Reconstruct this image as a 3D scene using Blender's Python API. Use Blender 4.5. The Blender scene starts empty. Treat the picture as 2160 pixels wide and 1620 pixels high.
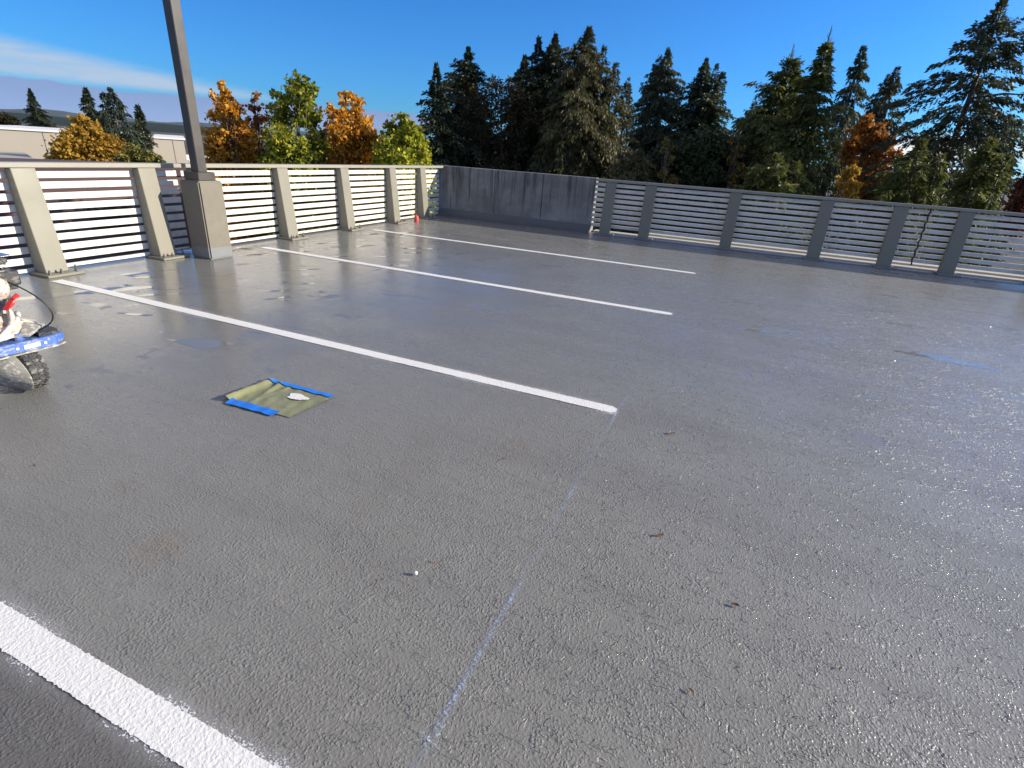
import bpy, bmesh, math, random
import numpy as np
from mathutils import Vector, Matrix

S = bpy.context.scene
COL = S.collection
rng = np.random.default_rng(7)
random.seed(7)
GROUND = -9.0

# ------------------------------------------------------------------ camera
CAM_LOC = Vector((0, 0, 1.556))
CAM_ROT = Matrix(((0.9170013, -0.2117415, 0.3380445),
                  (0.3939987, 0.348582, -0.8504444),
                  (0.0622382, 0.9130477, 0.403076)))
FPX = 1109.233          # focal length in pixels of a 2160 wide frame
cd = bpy.data.cameras.new('camera'); cam = bpy.data.objects.new('camera', cd); COL.objects.link(cam)
cd.sensor_width = 36; cd.lens = FPX / 2160 * 36; cd.clip_end = 60000; cd.clip_start = 0.05
cam.matrix_world = Matrix.Translation(CAM_LOC) @ CAM_ROT.to_4x4()
S.camera = cam
cy = S.cycles
cy.max_bounces = 7; cy.diffuse_bounces = 3; cy.glossy_bounces = 3; cy.transmission_bounces = 4; cy.transparent_max_bounces = 6; cy.volume_bounces = 0
cy.use_adaptive_sampling = True; cy.adaptive_threshold = .015


def at(px, py, dist):
    """point seen in direction px,py at a given horizontal distance"""
    d = CAM_ROT @ Vector(((px - 1080) / FPX, -(py - 810) / FPX, -1))
    return CAM_LOC + d * (dist / math.hypot(d.x, d.y))


# ------------------------------------------------------------------ helpers
def tag(o, label=None, cat=None, group=None, kind=None):
    if label: o['label'] = label
    if cat: o['category'] = cat
    if group: o['group'] = group
    if kind: o['kind'] = kind
    return o


def empty(name, loc, label, cat, group=None, rz=0):
    o = bpy.data.objects.new(name, None); COL.objects.link(o)
    o.empty_display_size = .2
    o.location = loc; o.rotation_euler.z = rz
    return tag(o, label, cat, group)


class MB:
    """collects shapes in world (or local) coordinates and links them as one mesh object"""
    def __init__(s): s.bm = bmesh.new()

    def box(s, c, d, rot=None, bev=0, seg=1):
        m = Matrix.Translation(c)
        if rot is not None: m = m @ rot.to_4x4()
        m = m @ Matrix.Diagonal((d[0], d[1], d[2], 1))
        r = bmesh.ops.create_cube(s.bm, size=1, matrix=m)
        if bev:
            es = list({e for v in r['verts'] for e in v.link_edges})
            bmesh.ops.bevel(s.bm, geom=es, offset=bev, segments=seg, affect='EDGES', clamp_overlap=True)
        return s

    def span(s, x0, x1, y0, y1, z0, z1, bev=0, seg=1):
        return s.box(((x0 + x1) / 2, (y0 + y1) / 2, (z0 + z1) / 2), (abs(x1 - x0), abs(y1 - y0), abs(z1 - z0)), None, bev, seg)

    def hexa(s, P8, bev=0):
        v = [s.bm.verts.new(p) for p in P8]
        fs = [s.bm.faces.new([v[i] for i in f]) for f in ((3, 2, 1, 0), (4, 5, 6, 7), (0, 1, 5, 4), (1, 2, 6, 5), (2, 3, 7, 6), (3, 0, 4, 7))]
        if bev:
            es = list({e for f in fs for e in f.edges})
            bmesh.ops.bevel(s.bm, geom=es, offset=bev, segments=1, affect='EDGES', clamp_overlap=True)
        return s

    def prism(s, pts, z0, z1):
        lo = [s.bm.verts.new((p[0], p[1], z0)) for p in pts]; hi = [s.bm.verts.new((p[0], p[1], z1)) for p in pts]
        n = len(pts)
        s.bm.faces.new(lo[::-1]); s.bm.faces.new(hi)
        for i in range(n): s.bm.faces.new((lo[i], lo[(i + 1) % n], hi[(i + 1) % n], hi[i]))
        return s

    def sheet(s, pts, z):
        s.bm.faces.new([s.bm.verts.new((p[0], p[1], z)) for p in pts]); return s

    def tube(s, pts, radii, n=8, cap=True):
        pts = [Vector(p) for p in pts]
        if not hasattr(radii, '__len__'): radii = [radii] * len(pts)
        rings = []
        up = Vector((0.13, 0.27, 0.95)).normalized()
        for i, p in enumerate(pts):
            d = (pts[min(i + 1, len(pts) - 1)] - pts[max(i - 1, 0)])
            if d.length < 1e-9: d = Vector((0, 0, 1))
            d.normalize()
            u = up if abs(d.dot(up)) < .93 else Vector((1, 0.1, 0)).normalized()
            a = d.cross(u).normalized(); b = d.cross(a)
            rings.append([s.bm.verts.new(p + (a * math.cos(2 * math.pi * k / n) + b * math.sin(2 * math.pi * k / n)) * radii[i]) for k in range(n)])
        for A, B in zip(rings[:-1], rings[1:]):
            for k in range(n): s.bm.faces.new((A[k], A[(k + 1) % n], B[(k + 1) % n], B[k]))
        if cap:
            s.bm.faces.new(rings[0][::-1]); s.bm.faces.new(rings[-1])
        return s

    def cyl(s, a, b, r, n=16, r2=None): return s.tube([a, b], [r, r if r2 is None else r2], n)

    def lathe(s, c, axis, prof, n=24):
        axis = Vector(axis).normalized()
        u = Vector((0, 0, 1)) if abs(axis.z) < .9 else Vector((1, 0, 0))
        a = axis.cross(u).normalized(); b = axis.cross(a); c = Vector(c)
        rings = [[s.bm.verts.new(c + axis * h + (a * math.cos(2 * math.pi * k / n) + b * math.sin(2 * math.pi * k / n)) * max(r, .0005)) for k in range(n)] for h, r in prof]
        for A, B in zip(rings[:-1], rings[1:]):
            for k in range(n): s.bm.faces.new((A[k], A[(k + 1) % n], B[(k + 1) % n], B[k]))
        s.bm.faces.new(rings[0][::-1]); s.bm.faces.new(rings[-1])
        return s

    def build(s, name, mat, parent=None, smooth=False, origin=None, world=True):
        """vertices are given in world coordinates; parent inverse handled by local conversion"""
        bmesh.ops.recalc_face_normals(s.bm, faces=s.bm.faces[:])
        me = bpy.data.meshes.new(name); s.bm.to_mesh(me); s.bm.free()
        if smooth:
            me.polygons.foreach_set('use_smooth', [True] * len(me.polygons))
        me.materials.append(mat)
        o = bpy.data.objects.new(name, me); COL.objects.link(o)
        if parent is not None:
            o.parent = parent
            if world:
                chain = Matrix.Identity(4); p = parent
                while p is not None:
                    chain = (Matrix.Translation(p.location) @ p.rotation_euler.to_matrix().to_4x4()) @ chain
                    p = p.parent
                me.transform(chain.inverted())
        elif origin is not None:
            me.transform(Matrix.Translation(-Vector(origin))); o.location = origin
        return o


def copy_tree(o, parent=None):
    c = o.copy(); COL.objects.link(c)
    if parent is not None: c.parent = parent
    for ch in list(o.children): copy_tree(ch, c)
    return c


# ------------------------------------------------------------------ materials
class NT:
    def __init__(s, name):
        s.m = bpy.data.materials.new(name); s.m.use_nodes = True
        s.t = s.m.node_tree; s.b = s.t.nodes['Principled BSDF']; s.out = s.t.nodes['Material Output']

    def n(s, ty, **kw):
        x = s.t.nodes.new(ty)
        for k, v in kw.items():
            if k.startswith('_'): setattr(x, k[1:], v)
        for k, v in kw.items():
            if not k.startswith('_'):
                key = int(k[1:]) if k[0] == 'i' and k[1:].isdigit() else k.replace('__', ' ')
                if isinstance(v, bpy.types.NodeSocket): s.t.links.new(v, x.inputs[key])
                else: x.inputs[key].default_value = v
        return x

    def link(s, a, b): s.t.links.new(a, b)

    def coord(s, scale=(1, 1, 1), which='Object', loc=(0, 0, 0), rot=(0, 0, 0)):
        tc = s.n('ShaderNodeTexCoord')
        mp = s.n('ShaderNodeMapping', Scale=scale, Location=loc, Rotation=rot)
        s.link(tc.outputs[which], mp.inputs['Vector']); return mp.outputs[0]

    def noise(s, vec, scale, detail=2, rough=.5, dist=0, ntype=None):
        x = s.n('ShaderNodeTexNoise', Scale=scale, Detail=detail, Roughness=rough, Distortion=dist)
        s.link(vec, x.inputs['Vector']); return x.outputs['Fac']

    def ramp(s, fac, stops, interp='LINEAR'):
        x = s.n('ShaderNodeValToRGB'); r = x.color_ramp; r.interpolation = interp
        while len(r.elements) < len(stops): r.elements.new(.5)
        for e, (p, c) in zip(r.elements, stops):
            e.position = p; e.color = c if len(c) == 4 else (*c, 1)
        s.link(fac, x.inputs[0]); return x.outputs[0]

    def step(s, v, a, b, lo=0., hi=1.):
        x = s.n('ShaderNodeMapRange', _interpolation_type='SMOOTHSTEP', i1=a, i2=b, i3=lo, i4=hi)
        s.link(v, x.inputs[0]); return x.outputs[0]

    def math(s, op, a, b=0., c=0., clamp=False):
        x = s.n('ShaderNodeMath', _operation=op, _use_clamp=clamp)
        for i, v in enumerate((a, b, c)):
            if isinstance(v, bpy.types.NodeSocket): s.link(v, x.inputs[i])
            else: x.inputs[i].default_value = v
        return x.outputs[0]

    def mix(s, f, a, b, mode='MIX'):
        x = s.n('ShaderNodeMix', _data_type='RGBA', _blend_type=mode)
        for i, v in ((0, f), (6, a), (7, b)):
            if isinstance(v, bpy.types.NodeSocket): s.link(v, x.inputs[i])
            else: x.inputs[i].default_value = v if not isinstance(v, tuple) or len(v) == 4 else (*v, 1)
        return x.outputs[2]

    def bump(s, h, strength, dist, normal=None):
        x = s.n('ShaderNodeBump', Strength=strength, Distance=dist)
        s.link(h, x.inputs['Height'])
        if normal is not None: s.link(normal, x.inputs['Normal'])
        return x.outputs[0]

    def set(s, **kw):
        for k, v in kw.items():
            key = k.replace('__', ' ')
            if isinstance(v, bpy.types.NodeSocket): s.link(v, s.b.inputs[key])
            else: s.b.inputs[key].default_value = (*v, 1) if isinstance(v, tuple) and len(v) == 3 else v
        return s.m


def paint(name, col, rough=.45, var=.12, scale=9, bump=.05, metal=0., spec=.5, dirt=None, dscale=1.):
    t = NT(name); v = t.coord()
    nz = t.noise(v, scale, 5, .6)
    c = t.mix(nz, tuple(x * (1 - var) for x in col), tuple(min(1, x * (1 + var)) for x in col))
    if dirt is not None:
        f = t.step(t.noise(t.coord((1.3 * dscale, 1.3 * dscale, 2.2 * dscale)), 3.1, 6, .65), .50, .62, 0, .85 if dscale > 1 else .6)
        c = t.mix(f, c, dirt)
    nb = t.noise(v, 70, 3)
    return t.set(Base__Color=c, Roughness=t.step(nz, .2, .8, rough * .8, min(1, rough * 1.2)), Metallic=metal,
                 Normal=t.bump(nb, bump, .004), Specular__IOR__Level=spec)


# --- deck coating
def deck_material():
    t = NT('deck_coating'); v = t.coord()
    sep = t.n('ShaderNodeSeparateXYZ'); t.link(v, sep.inputs[0]); X, Y = sep.outputs[0], sep.outputs[1]
    big = t.noise(v, .35, 3, .55)
    mid = t.noise(v, 1.7, 5, .6)
    fine = t.noise(v, 14, 4, .6)
    col = t.mix(mid, (.166, .163, .145), (.224, .219, .195))
    col = t.mix(t.step(fine, .3, .75, 0, .35), col, (.245, .236, .213))
    # faint brown stains and rust
    st = t.math('MULTIPLY', t.step(t.noise(t.coord((1, 1, 1), loc=(5, 3, 0)), .9, 4, .6), .56, .72, 0, .35), t.step(fine, .35, .65))
    col = t.mix(st, col, (.125, .098, .07))
    for (x, y, r, k) in ((-1.62, .57, .05, .75), (-1.9, 1.02, .16, .35), (-.93, 2.42, .22, .28), (-2.4, 1.25, .12, .25)):
        d = t.math('SQRT', t.math('ADD', t.math('POWER', t.math('SUBTRACT', X, x), 2.), t.math('POWER', t.math('SUBTRACT', Y, y), 2.)))
        f = t.math('MULTIPLY', t.step(d, r * .25, r, 1, 0), t.step(t.noise(v, 30, 3), .35, .62, 0, k))
        col = t.mix(f, col, (.19, .12, .05))
    # older, dirtier coating this side of the nearest stripe
    old = t.step(t.math('ADD', Y, t.math('MULTIPLY', mid, .08)), .50, .58, 1, 0)
    col = t.mix(t.math('MULTIPLY', old, .9), col, (.108, .102, .092))
    # wet film: mostly far from the camera and along the fence
    far = t.step(t.math('ADD', Y, t.math('MULTIPLY', t.math('ABSOLUTE', t.math('ADD', X, .6)), .55)), 1.6, 5.2)
    wet = t.math('ADD', t.math('MULTIPLY', far, .8), t.math('MULTIPLY', t.math('SUBTRACT', big, .5), 1.5), clamp=True)
    col = t.mix(t.math('MULTIPLY', wet, .25), col, (.14, .142, .142))
    right_sheen = t.math('MULTIPLY', t.step(t.math('ADD', X, t.math('MULTIPLY', t.math('SUBTRACT', big, .5), 4.)), -.6, 2.4), t.step(mid, .3, .6, .4, .8))
    col = t.mix(right_sheen, col, (.27, .265, .25))  # pale sheen of the right side painted into the base colour
    # soaked zone by the left fence: smoother, mirror-like sheen
    dx = t.math('DIVIDE', t.math('ADD', X, 5.0), 3.0); dy = t.math('DIVIDE', t.math('SUBTRACT', Y, 5.2), 4.2)
    dd = t.math('SQRT', t.math('ADD', t.math('MULTIPLY', dx, dx), t.math('MULTIPLY', dy, dy)))
    soak = t.step(t.math('ADD', dd, t.math('MULTIPLY', t.math('SUBTRACT', mid, .5), 1.1)), .55, 1.25, 1, 0)
    # thin pools left between the coarse texture
    pv = t.coord((1.0, 2.3, 1), rot=(0, 0, .5))
    pn = t.noise(pv, 2.2, 4, .55, .6)
    pool = t.math('MULTIPLY', t.step(pn, .625, .66), t.step(t.math('MAXIMUM', wet, soak), .45, .7))
    pv2 = t.coord((1.0, 3.0, 1), rot=(0, 0, .8), loc=(7, 1, 0))
    pn2 = t.noise(pv2, 7.5, 2, .5, .8)
    pool2 = t.math('MULTIPLY', t.step(pn2, .64, .675), t.step(t.math('MAXIMUM', wet, soak), .25, .6))
    pv3 = t.coord((1.0, 2.4, 1), rot=(0, 0, .75), loc=(2, 5, 0))
    flat3 = t.math('MULTIPLY', t.step(t.noise(pv3, 4.2, 3, .5, .7), .63, .65), t.step(X, -.2, .9))
    pools = t.math('MAXIMUM', pool, pool2)
    col = t.mix(t.math('MULTIPLY', pools, .3), col, (.15, .147, .138))
    col = t.mix(t.math('MULTIPLY', soak, .22), col, (.13, .128, .12))
    # roller lap bands and scuffs: slow changes of gloss and tone
    lap = t.noise(t.coord((.25, 2.2, 1), rot=(0, 0, .06)), 1.3, 4, .6)
    col = t.mix(t.step(lap, .42, .66, 0, .4), col, (.155, .15, .14))
    # orange peel roller texture and dried drips
    vo = t.n('ShaderNodeTexVoronoi', Scale=88.0, _feature='SMOOTH_F1', Randomness=1.0, Smoothness=.35)
    wv = t.n('ShaderNodeTexNoise', Scale=40.0, Detail=2.0)
    t.link(v, wv.inputs['Vector'])
    wmix = t.n('ShaderNodeVectorMath', _operation='MULTIPLY_ADD', i1=(.012, .012, 0)); t.link(wv.outputs['Color'], wmix.inputs[0]); t.link(v, wmix.inputs[2])
    t.link(wmix.outputs[0], vo.inputs['Vector'])
    b1 = t.math('SUBTRACT', 1., t.step(vo.outputs['Distance'], .12, .52))
    b2 = t.step(t.noise(v, 96, 2, .5), .3, .78)
    b3 = t.noise(t.coord((1, 2.8, 1), rot=(0, 0, .65)), 9, 3, .6, .7)
    b4 = t.noise(t.coord((2.4, 1, 1), rot=(0, 0, -.3), loc=(4, 9, 0)), 16, 2, .6, .9)
    right = t.step(t.math('SUBTRACT', X, t.math('MULTIPLY', Y, .02)), -1.6, 1.0, .25, 1)
    h = t.math('ADD', t.math('MULTIPLY', b1, t.math('MULTIPLY', t.step(t.noise(v, 5.5, 3), .35, .65, .35, 1.), .0019)), t.math('MULTIPLY', t.math('MULTIPLY', b2, t.step(t.noise(v, 2.1, 4, .6), .25, .7, .45, 1.2)), .0014))
    dr = t.math('ADD', t.step(b3, .562, .59), t.math('MULTIPLY', t.step(b4, .60, .63), .8))
    h = t.math('ADD', h, t.math('MULTIPLY', t.math('MULTIPLY', dr, right), .0052))
    h = t.math('MULTIPLY', h, t.math('SUBTRACT', 1., t.math('MULTIPLY', t.math('MAXIMUM', pools, flat3), .93)))
    st = t.math('SUBTRACT', .95, t.math('MULTIPLY', wet, .45))
    st = t.math('MULTIPLY', st, t.math('SUBTRACT', 1., t.math('MULTIPLY', soak, t.step(t.noise(v, 1.1, 4, .6), .3, .6, .45, .8))))
    bp = t.n('ShaderNodeBump', Distance=1.0); t.link(h, bp.inputs['Height']); t.link(st, bp.inputs['Strength'])
    r = t.math('SUBTRACT', .42, t.math('MULTIPLY', wet, .2))
    r = t.math('SUBTRACT', r, t.math('MULTIPLY', soak, .12))
    r = t.math('ADD', r, t.math('MULTIPLY', t.math('SUBTRACT', lap, .5), .3))
    r = t.math('ADD', r, t.math('MULTIPLY', t.math('SUBTRACT', fine, .5), .14))
    r = t.math('MAXIMUM', r, .165)
    r = t.math('MULTIPLY', r, t.math('SUBTRACT', 1., t.math('MULTIPLY', pools, .85)))
    return t.set(Base__Color=col, Roughness=r, Normal=bp.outputs[0], Specular__IOR__Level=.42)


def stripe_material():
    t = NT('white_line_paint'); v = t.coord()
    h = t.math('ADD', t.math('MULTIPLY', t.step(t.noise(v, 105, 2), .35, .75), .0012), t.math('MULTIPLY', t.noise(v, 42, 3), .0018))
    c = t.mix(t.noise(v, 5, 4), (.70, .685, .64), (.77, .755, .71))
    return t.set(Base__Color=c, Roughness=.5, Normal=t.bump(h, .9, 1.0))


def spray_material(name, col, axis, center, inner, outer, dens, scale=160):
    """thin speckled paint with soft density away from a centre line (axis 0: x, 1: y)"""
    t = NT(name); v = t.coord(); sep = t.n('ShaderNodeSeparateXYZ'); t.link(v, sep.inputs[0])
    d = t.math('ABSOLUTE', t.math('SUBTRACT', sep.outputs[axis], center))
    fall = t.step(d, inner, outer, dens, 0)
    patch = t.step(t.noise(v, 2.6, 5, .65), .36, .62, .15, 1.)
    sp = t.math('ADD', t.noise(v, scale, 3, .6), t.math('MULTIPLY', t.noise(v, 45, 2), .35))
    a = t.math('MULTIPLY', fall, patch)
    th = t.math('SUBTRACT', 1.02, t.math('MULTIPLY', a, .55))
    alpha = t.math('MULTIPLY', t.math('GREATER_THAN', sp, th), .85)
    alpha = t.math('MAXIMUM', alpha, t.math('MULTIPLY', a, .28))
    return t.set(Base__Color=col, Roughness=.6, Alpha=alpha)


def concrete_wall_material():
    t = NT('streaked_concrete'); v = t.coord()
    st = t.noise(t.coord((4.2, 4.2, .3)), 1.5, 6, .68)
    st2 = t.noise(t.coord((22, 22, .55), loc=(3, 0, 0)), 1.0, 3, .6)
    c = t.mix(t.step(t.noise(v, 1.6, 6, .65), .3, .7), (.15, .143, .128), (.29, .276, .25))
    sep = t.n('ShaderNodeSeparateXYZ'); t.link(v, sep.inputs[0])
    fade = t.step(t.math('ADD', sep.outputs[2], t.math('MULTIPLY', t.noise(t.coord((5, 5, 0)), 1.5, 3), .9)),   .55, 1.3)
    c = t.mix(t.math('MULTIPLY', t.step(st, .47, .66, 0, .8), fade), c, (.045, .043, .04))
    c = t.mix(t.math('MULTIPLY', t.step(st2, .55, .68, 0, .7), fade), c, (.05, .048, .044))
    c = t.mix(t.step(t.noise(v, 45, 3), .6, .75, 0, .3), c, (.14, .14, .135))
    return t.set(Base__Color=c, Roughness=.85, Normal=t.bump(t.noise(v, 60, 4), .2, .006))


def foliage_material(name, cols, trans=.35, clump=.6, rough=.55):
    """cols: list of leaf colours picked leaf by leaf, drifting clump by clump"""
    t = NT(name)
    geo = t.n('ShaderNodeNewGeometry'); v = t.coord()
    nz = t.noise(v, clump, 3, .6)
    f = t.math('ADD', t.math('MULTIPLY', geo.outputs['Random Per Island'], .62), t.math('MULTIPLY', t.step(nz, .25, .75), .42))
    n = len(cols)
    c = t.ramp(f, [(i / max(1, n - 1), col) for i, col in enumerate(cols)])
    t.set(Base__Color=c, Roughness=rough, Specular__IOR__Level=.35)
    tr = t.n('ShaderNodeBsdfTranslucent'); t.link(c, tr.inputs[0])
    mx = t.n('ShaderNodeMixShader'); mx.inputs[0].default_value = trans
    t.link(t.b.outputs[0], mx.inputs[1]); t.link(tr.outputs[0], mx.inputs[2]); t.link(mx.outputs[0], t.out.inputs[0])
    return t.m


M = {}
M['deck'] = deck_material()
M['stripe'] = stripe_material()
M['post'] = paint('cream_post_paint', (.195, .182, .138), .5, .07, 4, .06)
M['slat'] = paint('white_slat_paint', (.66, .63, .56), .45, .06, 3, .03, dirt=(.47, .44, .385))
M['rail'] = paint('cream_rail_paint', (.27, .255, .205), .45, .07, 4, .04)
M['conc'] = concrete_wall_material()
M['edge'] = paint('pale_concrete', (.42, .40, .36), .85, .14, 6, .3)
M['bronze'] = paint('grey_brown_metal_paint', (.05, .042, .036), .42, .08, 6, .03)
M['steel'] = paint('dull_bolt_steel', (.16, .155, .15), .4, .3, 30, .05, metal=.7)
M['grout'] = paint('dark_grey_base_paint', (.17, .175, .175), .5, .12, 12, .1)
M['cove'] = paint('dark_cove_coating', (.085, .09, .096), .42, .15, 10, .1)


def pillar_material():
    t = NT('lamp_pillar_concrete'); v = t.coord()
    c = t.mix(t.noise(v, 6, 6, .65), (.135, .12, .092), (.215, .195, .15))
    c = t.mix(t.step(t.noise(v, 55, 3), .62, .75, 0, .5), c, (.14, .13, .115))
    return t.set(Base__Color=c, Roughness=.85, Normal=t.bump(t.noise(v, 50, 4), .22, .006))


M['pillar'] = pillar_material()
M['bark'] = paint('tree_bark', (.075, .06, .048), .9, .3, 4, .5)
M['greybark'] = paint('pale_branch_bark', (.075, .066, .058), .9, .3, 4, .5)


def flat(name, col, rough=.5, metal=0., var=.08, spec=.5): return paint(name, col, rough, var, 14, .03, metal, spec)


M['black'] = paint('black_machine_plastic', (.016, .016, .017), .4, .2, 20, .1, dirt=(.16, .15, .14), dscale=6.)
M['rubber'] = paint('dusty_tyre_rubber', (.04, .04, .04), .75, .5, 40, .3, dirt=(.22, .21, .2), dscale=7.)
M['blue'] = paint('scuffed_blue_paint', (.05, .12, .36), .35, .15, 20, .05, dirt=(.30, .33, .42), dscale=7.)
M['splat'] = paint('paint_splattered_metal', (.52, .46, .39), .55, .16, 16, .25, dirt=(.28, .19, .14), dscale=7.)
M['greysplat'] = paint('grey_splattered_guard', (.24, .23, .20), .5, .2, 12, .2, dirt=(.52, .5, .46), dscale=7.)
M['red'] = flat('red_valve_paint', (.55, .03, .03), .4)
M['sticker'] = paint('worn_white_sticker', (.78, .76, .76), .4, .08, 30, .0, dirt=(.62, .42, .44), dscale=7.)
M['hose'] = flat('dark_cable_rubber', (.015, .015, .016), .45)
M['greyhose'] = paint('paint_crusted_hose', (.62, .57, .5), .6, .15, 24, .2, dirt=(.34, .26, .22), dscale=7.)
M['chrome'] = flat('worn_bright_steel', (.5, .5, .5), .28, 1.)


# ------------------------------------------------------------------ world, sun
SUN = Vector((1.0, 0.37, 0.38)).normalized()
SUN_EL = math.asin(SUN.z); SUN_AZ = math.atan2(SUN.x, SUN.y)
SKY_STRENGTH = 0.06


def make_world():
    w = bpy.data.worlds.new('World'); S.world = w; w.use_nodes = True
    t = NT.__new__(NT); t.t = w.node_tree
    bg = w.node_tree.nodes['Background']
    sky = t.n('ShaderNodeTexSky'); sky.sky_type = 'NISHITA'; sky.sun_disc = False
    sky.sun_elevation = SUN_EL; sky.sun_rotation = SUN_AZ
    sky.air_density = 1.0; sky.dust_density = .35; sky.ozone_density = 4.0; sky.altitude = 50
    tint = t.mix(1., sky.outputs[0], (.27, .84, 1.5), 'MULTIPLY')
    hs = t.n('ShaderNodeHueSaturation', Saturation=1.0, Value=1.0, Hue=.5); t.link(tint, hs.inputs['Color'])
    tc = t.n('ShaderNodeTexCoord'); sep = t.n('ShaderNodeSeparateXYZ'); t.link(tc.outputs['Generated'], sep.inputs[0])
    el = t.math('MULTIPLY', t.math('ARCSINE', sep.outputs[2]), 57.2958)
    az = t.math('MULTIPLY', t.math('ARCTAN2', sep.outputs[0], sep.outputs[1]), 57.2958)
    cb = t.n('ShaderNodeCombineXYZ'); t.link(az, cb.inputs[0]); t.link(el, cb.inputs[1])

    def cmap(sc, loc=(0, 0, 0)):
        mp = t.n('ShaderNodeMapping', Scale=sc, Location=loc); t.link(cb.outputs[0], mp.inputs[0]); return mp.outputs[0]
    k = .55 / SKY_STRENGTH
    grad = t.step(az, -70, 40, .88, 1.30)
    cg = t.n('ShaderNodeCombineXYZ', i0=grad, i1=grad, i2=grad)
    col = t.mix(1., hs.outputs[0], cg.outputs[0], 'MULTIPLY')
    # thin streaked high cloud on the left
    streak = t.noise(cmap((.13, .55, 1)), 1.0, 6, .6, .9)
    band = t.math('MULTIPLY', t.step(el, 2.5, 3.2), t.step(t.math('ADD', el, t.math('MULTIPLY', t.math('ADD', az, 63.), .118)), 4.5, 5.7, 1, 0))
    side = t.step(az, -50, -38, 1, 0)
    ci = t.math('MULTIPLY', t.math('MULTIPLY', t.step(streak, .12, .58), band), t.math('MULTIPLY', side, .95))
    col = t.mix(ci, col, (.44 * k, .56 * k, .72 * k, 1))
    # long grey-blue cloud bank low in the sky
    edge = t.math('ADD', t.math('MULTIPLY', t.noise(cmap((.22, .12, 1)), 1.0, 4, .55), 1.15), 2.12)
    bank = t.math('MULTIPLY', t.step(t.math('SUBTRACT', edge, el), 0., .16), t.step(az, -30, -22, 1, 0))
    bank = t.math('MULTIPLY', bank, t.step(t.math('SUBTRACT', el, t.math('MULTIPLY', t.math('ADD', az, 44.), .06)), .45, .95, .0, .78))
    bcol = t.mix(t.step(el, .6, 2.8), (.29 * k, .38 * k, .70 * k, 1), (.27 * k, .31 * k, .57 * k, 1))
    col = t.mix(bank, col, bcol)
    # bright white cumulus low on the sun side
    cu = t.noise(cmap((.25, .5, 1), (3, 1, 0)), 1.0, 5, .6)
    cum = t.math('MULTIPLY', t.math('MULTIPLY', t.step(cu, .4, .56), t.step(el, 2.4, 3.7, 1, 0)), t.step(az, 4, 12))
    col = t.mix(cum, col, (.95 * k, .95 * k, .97 * k, 1))
    # haze around the low sun, added mostly out of view to brighten deck sheen
    fill_glow = t.math('MULTIPLY', t.math('MULTIPLY', t.step(az, 8, 42), t.step(az, 110, 150, 1, 0)), t.step(el, 14, 48, .22, 0))
    col = t.mix(fill_glow, col, (1.25 * k, 1.17 * k, 1.05 * k, 1))
    # unseen white cloud overhead, added to brighten and neutralise the ambient light
    vn = t.noise(tc.outputs['Generated'], 2.6, 5, .6, .4)
    fill_veil = t.math('MULTIPLY', t.step(el, 17, 42), t.step(vn, .25, .62, .12, .42))
    col = t.mix(fill_veil, col, (1.12 * k, 1.0 * k, .84 * k, 1))
    t.link(col, bg.inputs[0]); bg.inputs[1].default_value = SKY_STRENGTH


make_world()
sl = bpy.data.lights.new('sun', 'SUN'); so = bpy.data.objects.new('sun', sl); COL.objects.link(so)
sl.energy = 4.2; sl.angle = math.radians(.53); sl.color = (1, .90, .74)
so.rotation_euler = SUN.to_track_quat('Z', 'Y').to_euler(); so.location = (20, 6, 12)
S.view_settings.view_transform = 'Standard'; S.view_settings.look = 'None'
S.view_settings.exposure = 0.95; S.view_settings.gamma = 1

# ------------------------------------------------------------------ setting: ground and deck
def ground_material():
    t = NT('leaf_litter_ground'); v = t.coord()
    c = t.mix(t.step(t.noise(v, .25, 5, .6), .35, .65), (.055, .038, .034), (.085, .062, .05))
    c = t.mix(t.step(t.noise(v, 2.2, 5, .7), .55, .7, 0, .5), c, (.15, .09, .05))
    c = t.mix(t.step(t.noise(v, .012, 4, .6), .45, .6), c, (.03, .045, .025))
    return t.set(Base__Color=c, Roughness=.95, Normal=t.bump(t.noise(v, 3, 5), .5, .1))


g = MB(); n = 40
g.sheet([(math.cos(2 * math.pi * i / n) * 11300, math.sin(2 * math.pi * i / n) * 11300) for i in range(n)], GROUND)
tag(g.build('ground', ground_material()), kind='structure')

DX0, DX1, DY0, DY1 = -7.16, 26.0, -12.0, 12.14
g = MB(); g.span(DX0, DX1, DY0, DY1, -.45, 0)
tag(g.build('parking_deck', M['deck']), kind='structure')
# pale stepped slab edge outside the far fence, in sun
g = MB()
g.span(-3.1, DX1, 12.145, 12.40, -.6, .035)
g.span(-1.95, DX1, 12.402, 12.72, -.6, .07)
g.span(DX0 - .16, DX0 - .004, DY0, 12.1, -.5, -.02)
tag(g.build('slab_edge', M['edge']), kind='structure')
# structure of the building under the deck
g = MB(); g.span(DX0 + .5, DX1 - .5, DY0 + .5, DY1 - .5, GROUND + .01, -.455)
tag(g.build('lower_parking_levels', M['edge']), kind='structure')

# painted stripes: x from the left fence, slightly ragged edges
SX0, SX1 = -6.58, -.517


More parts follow.
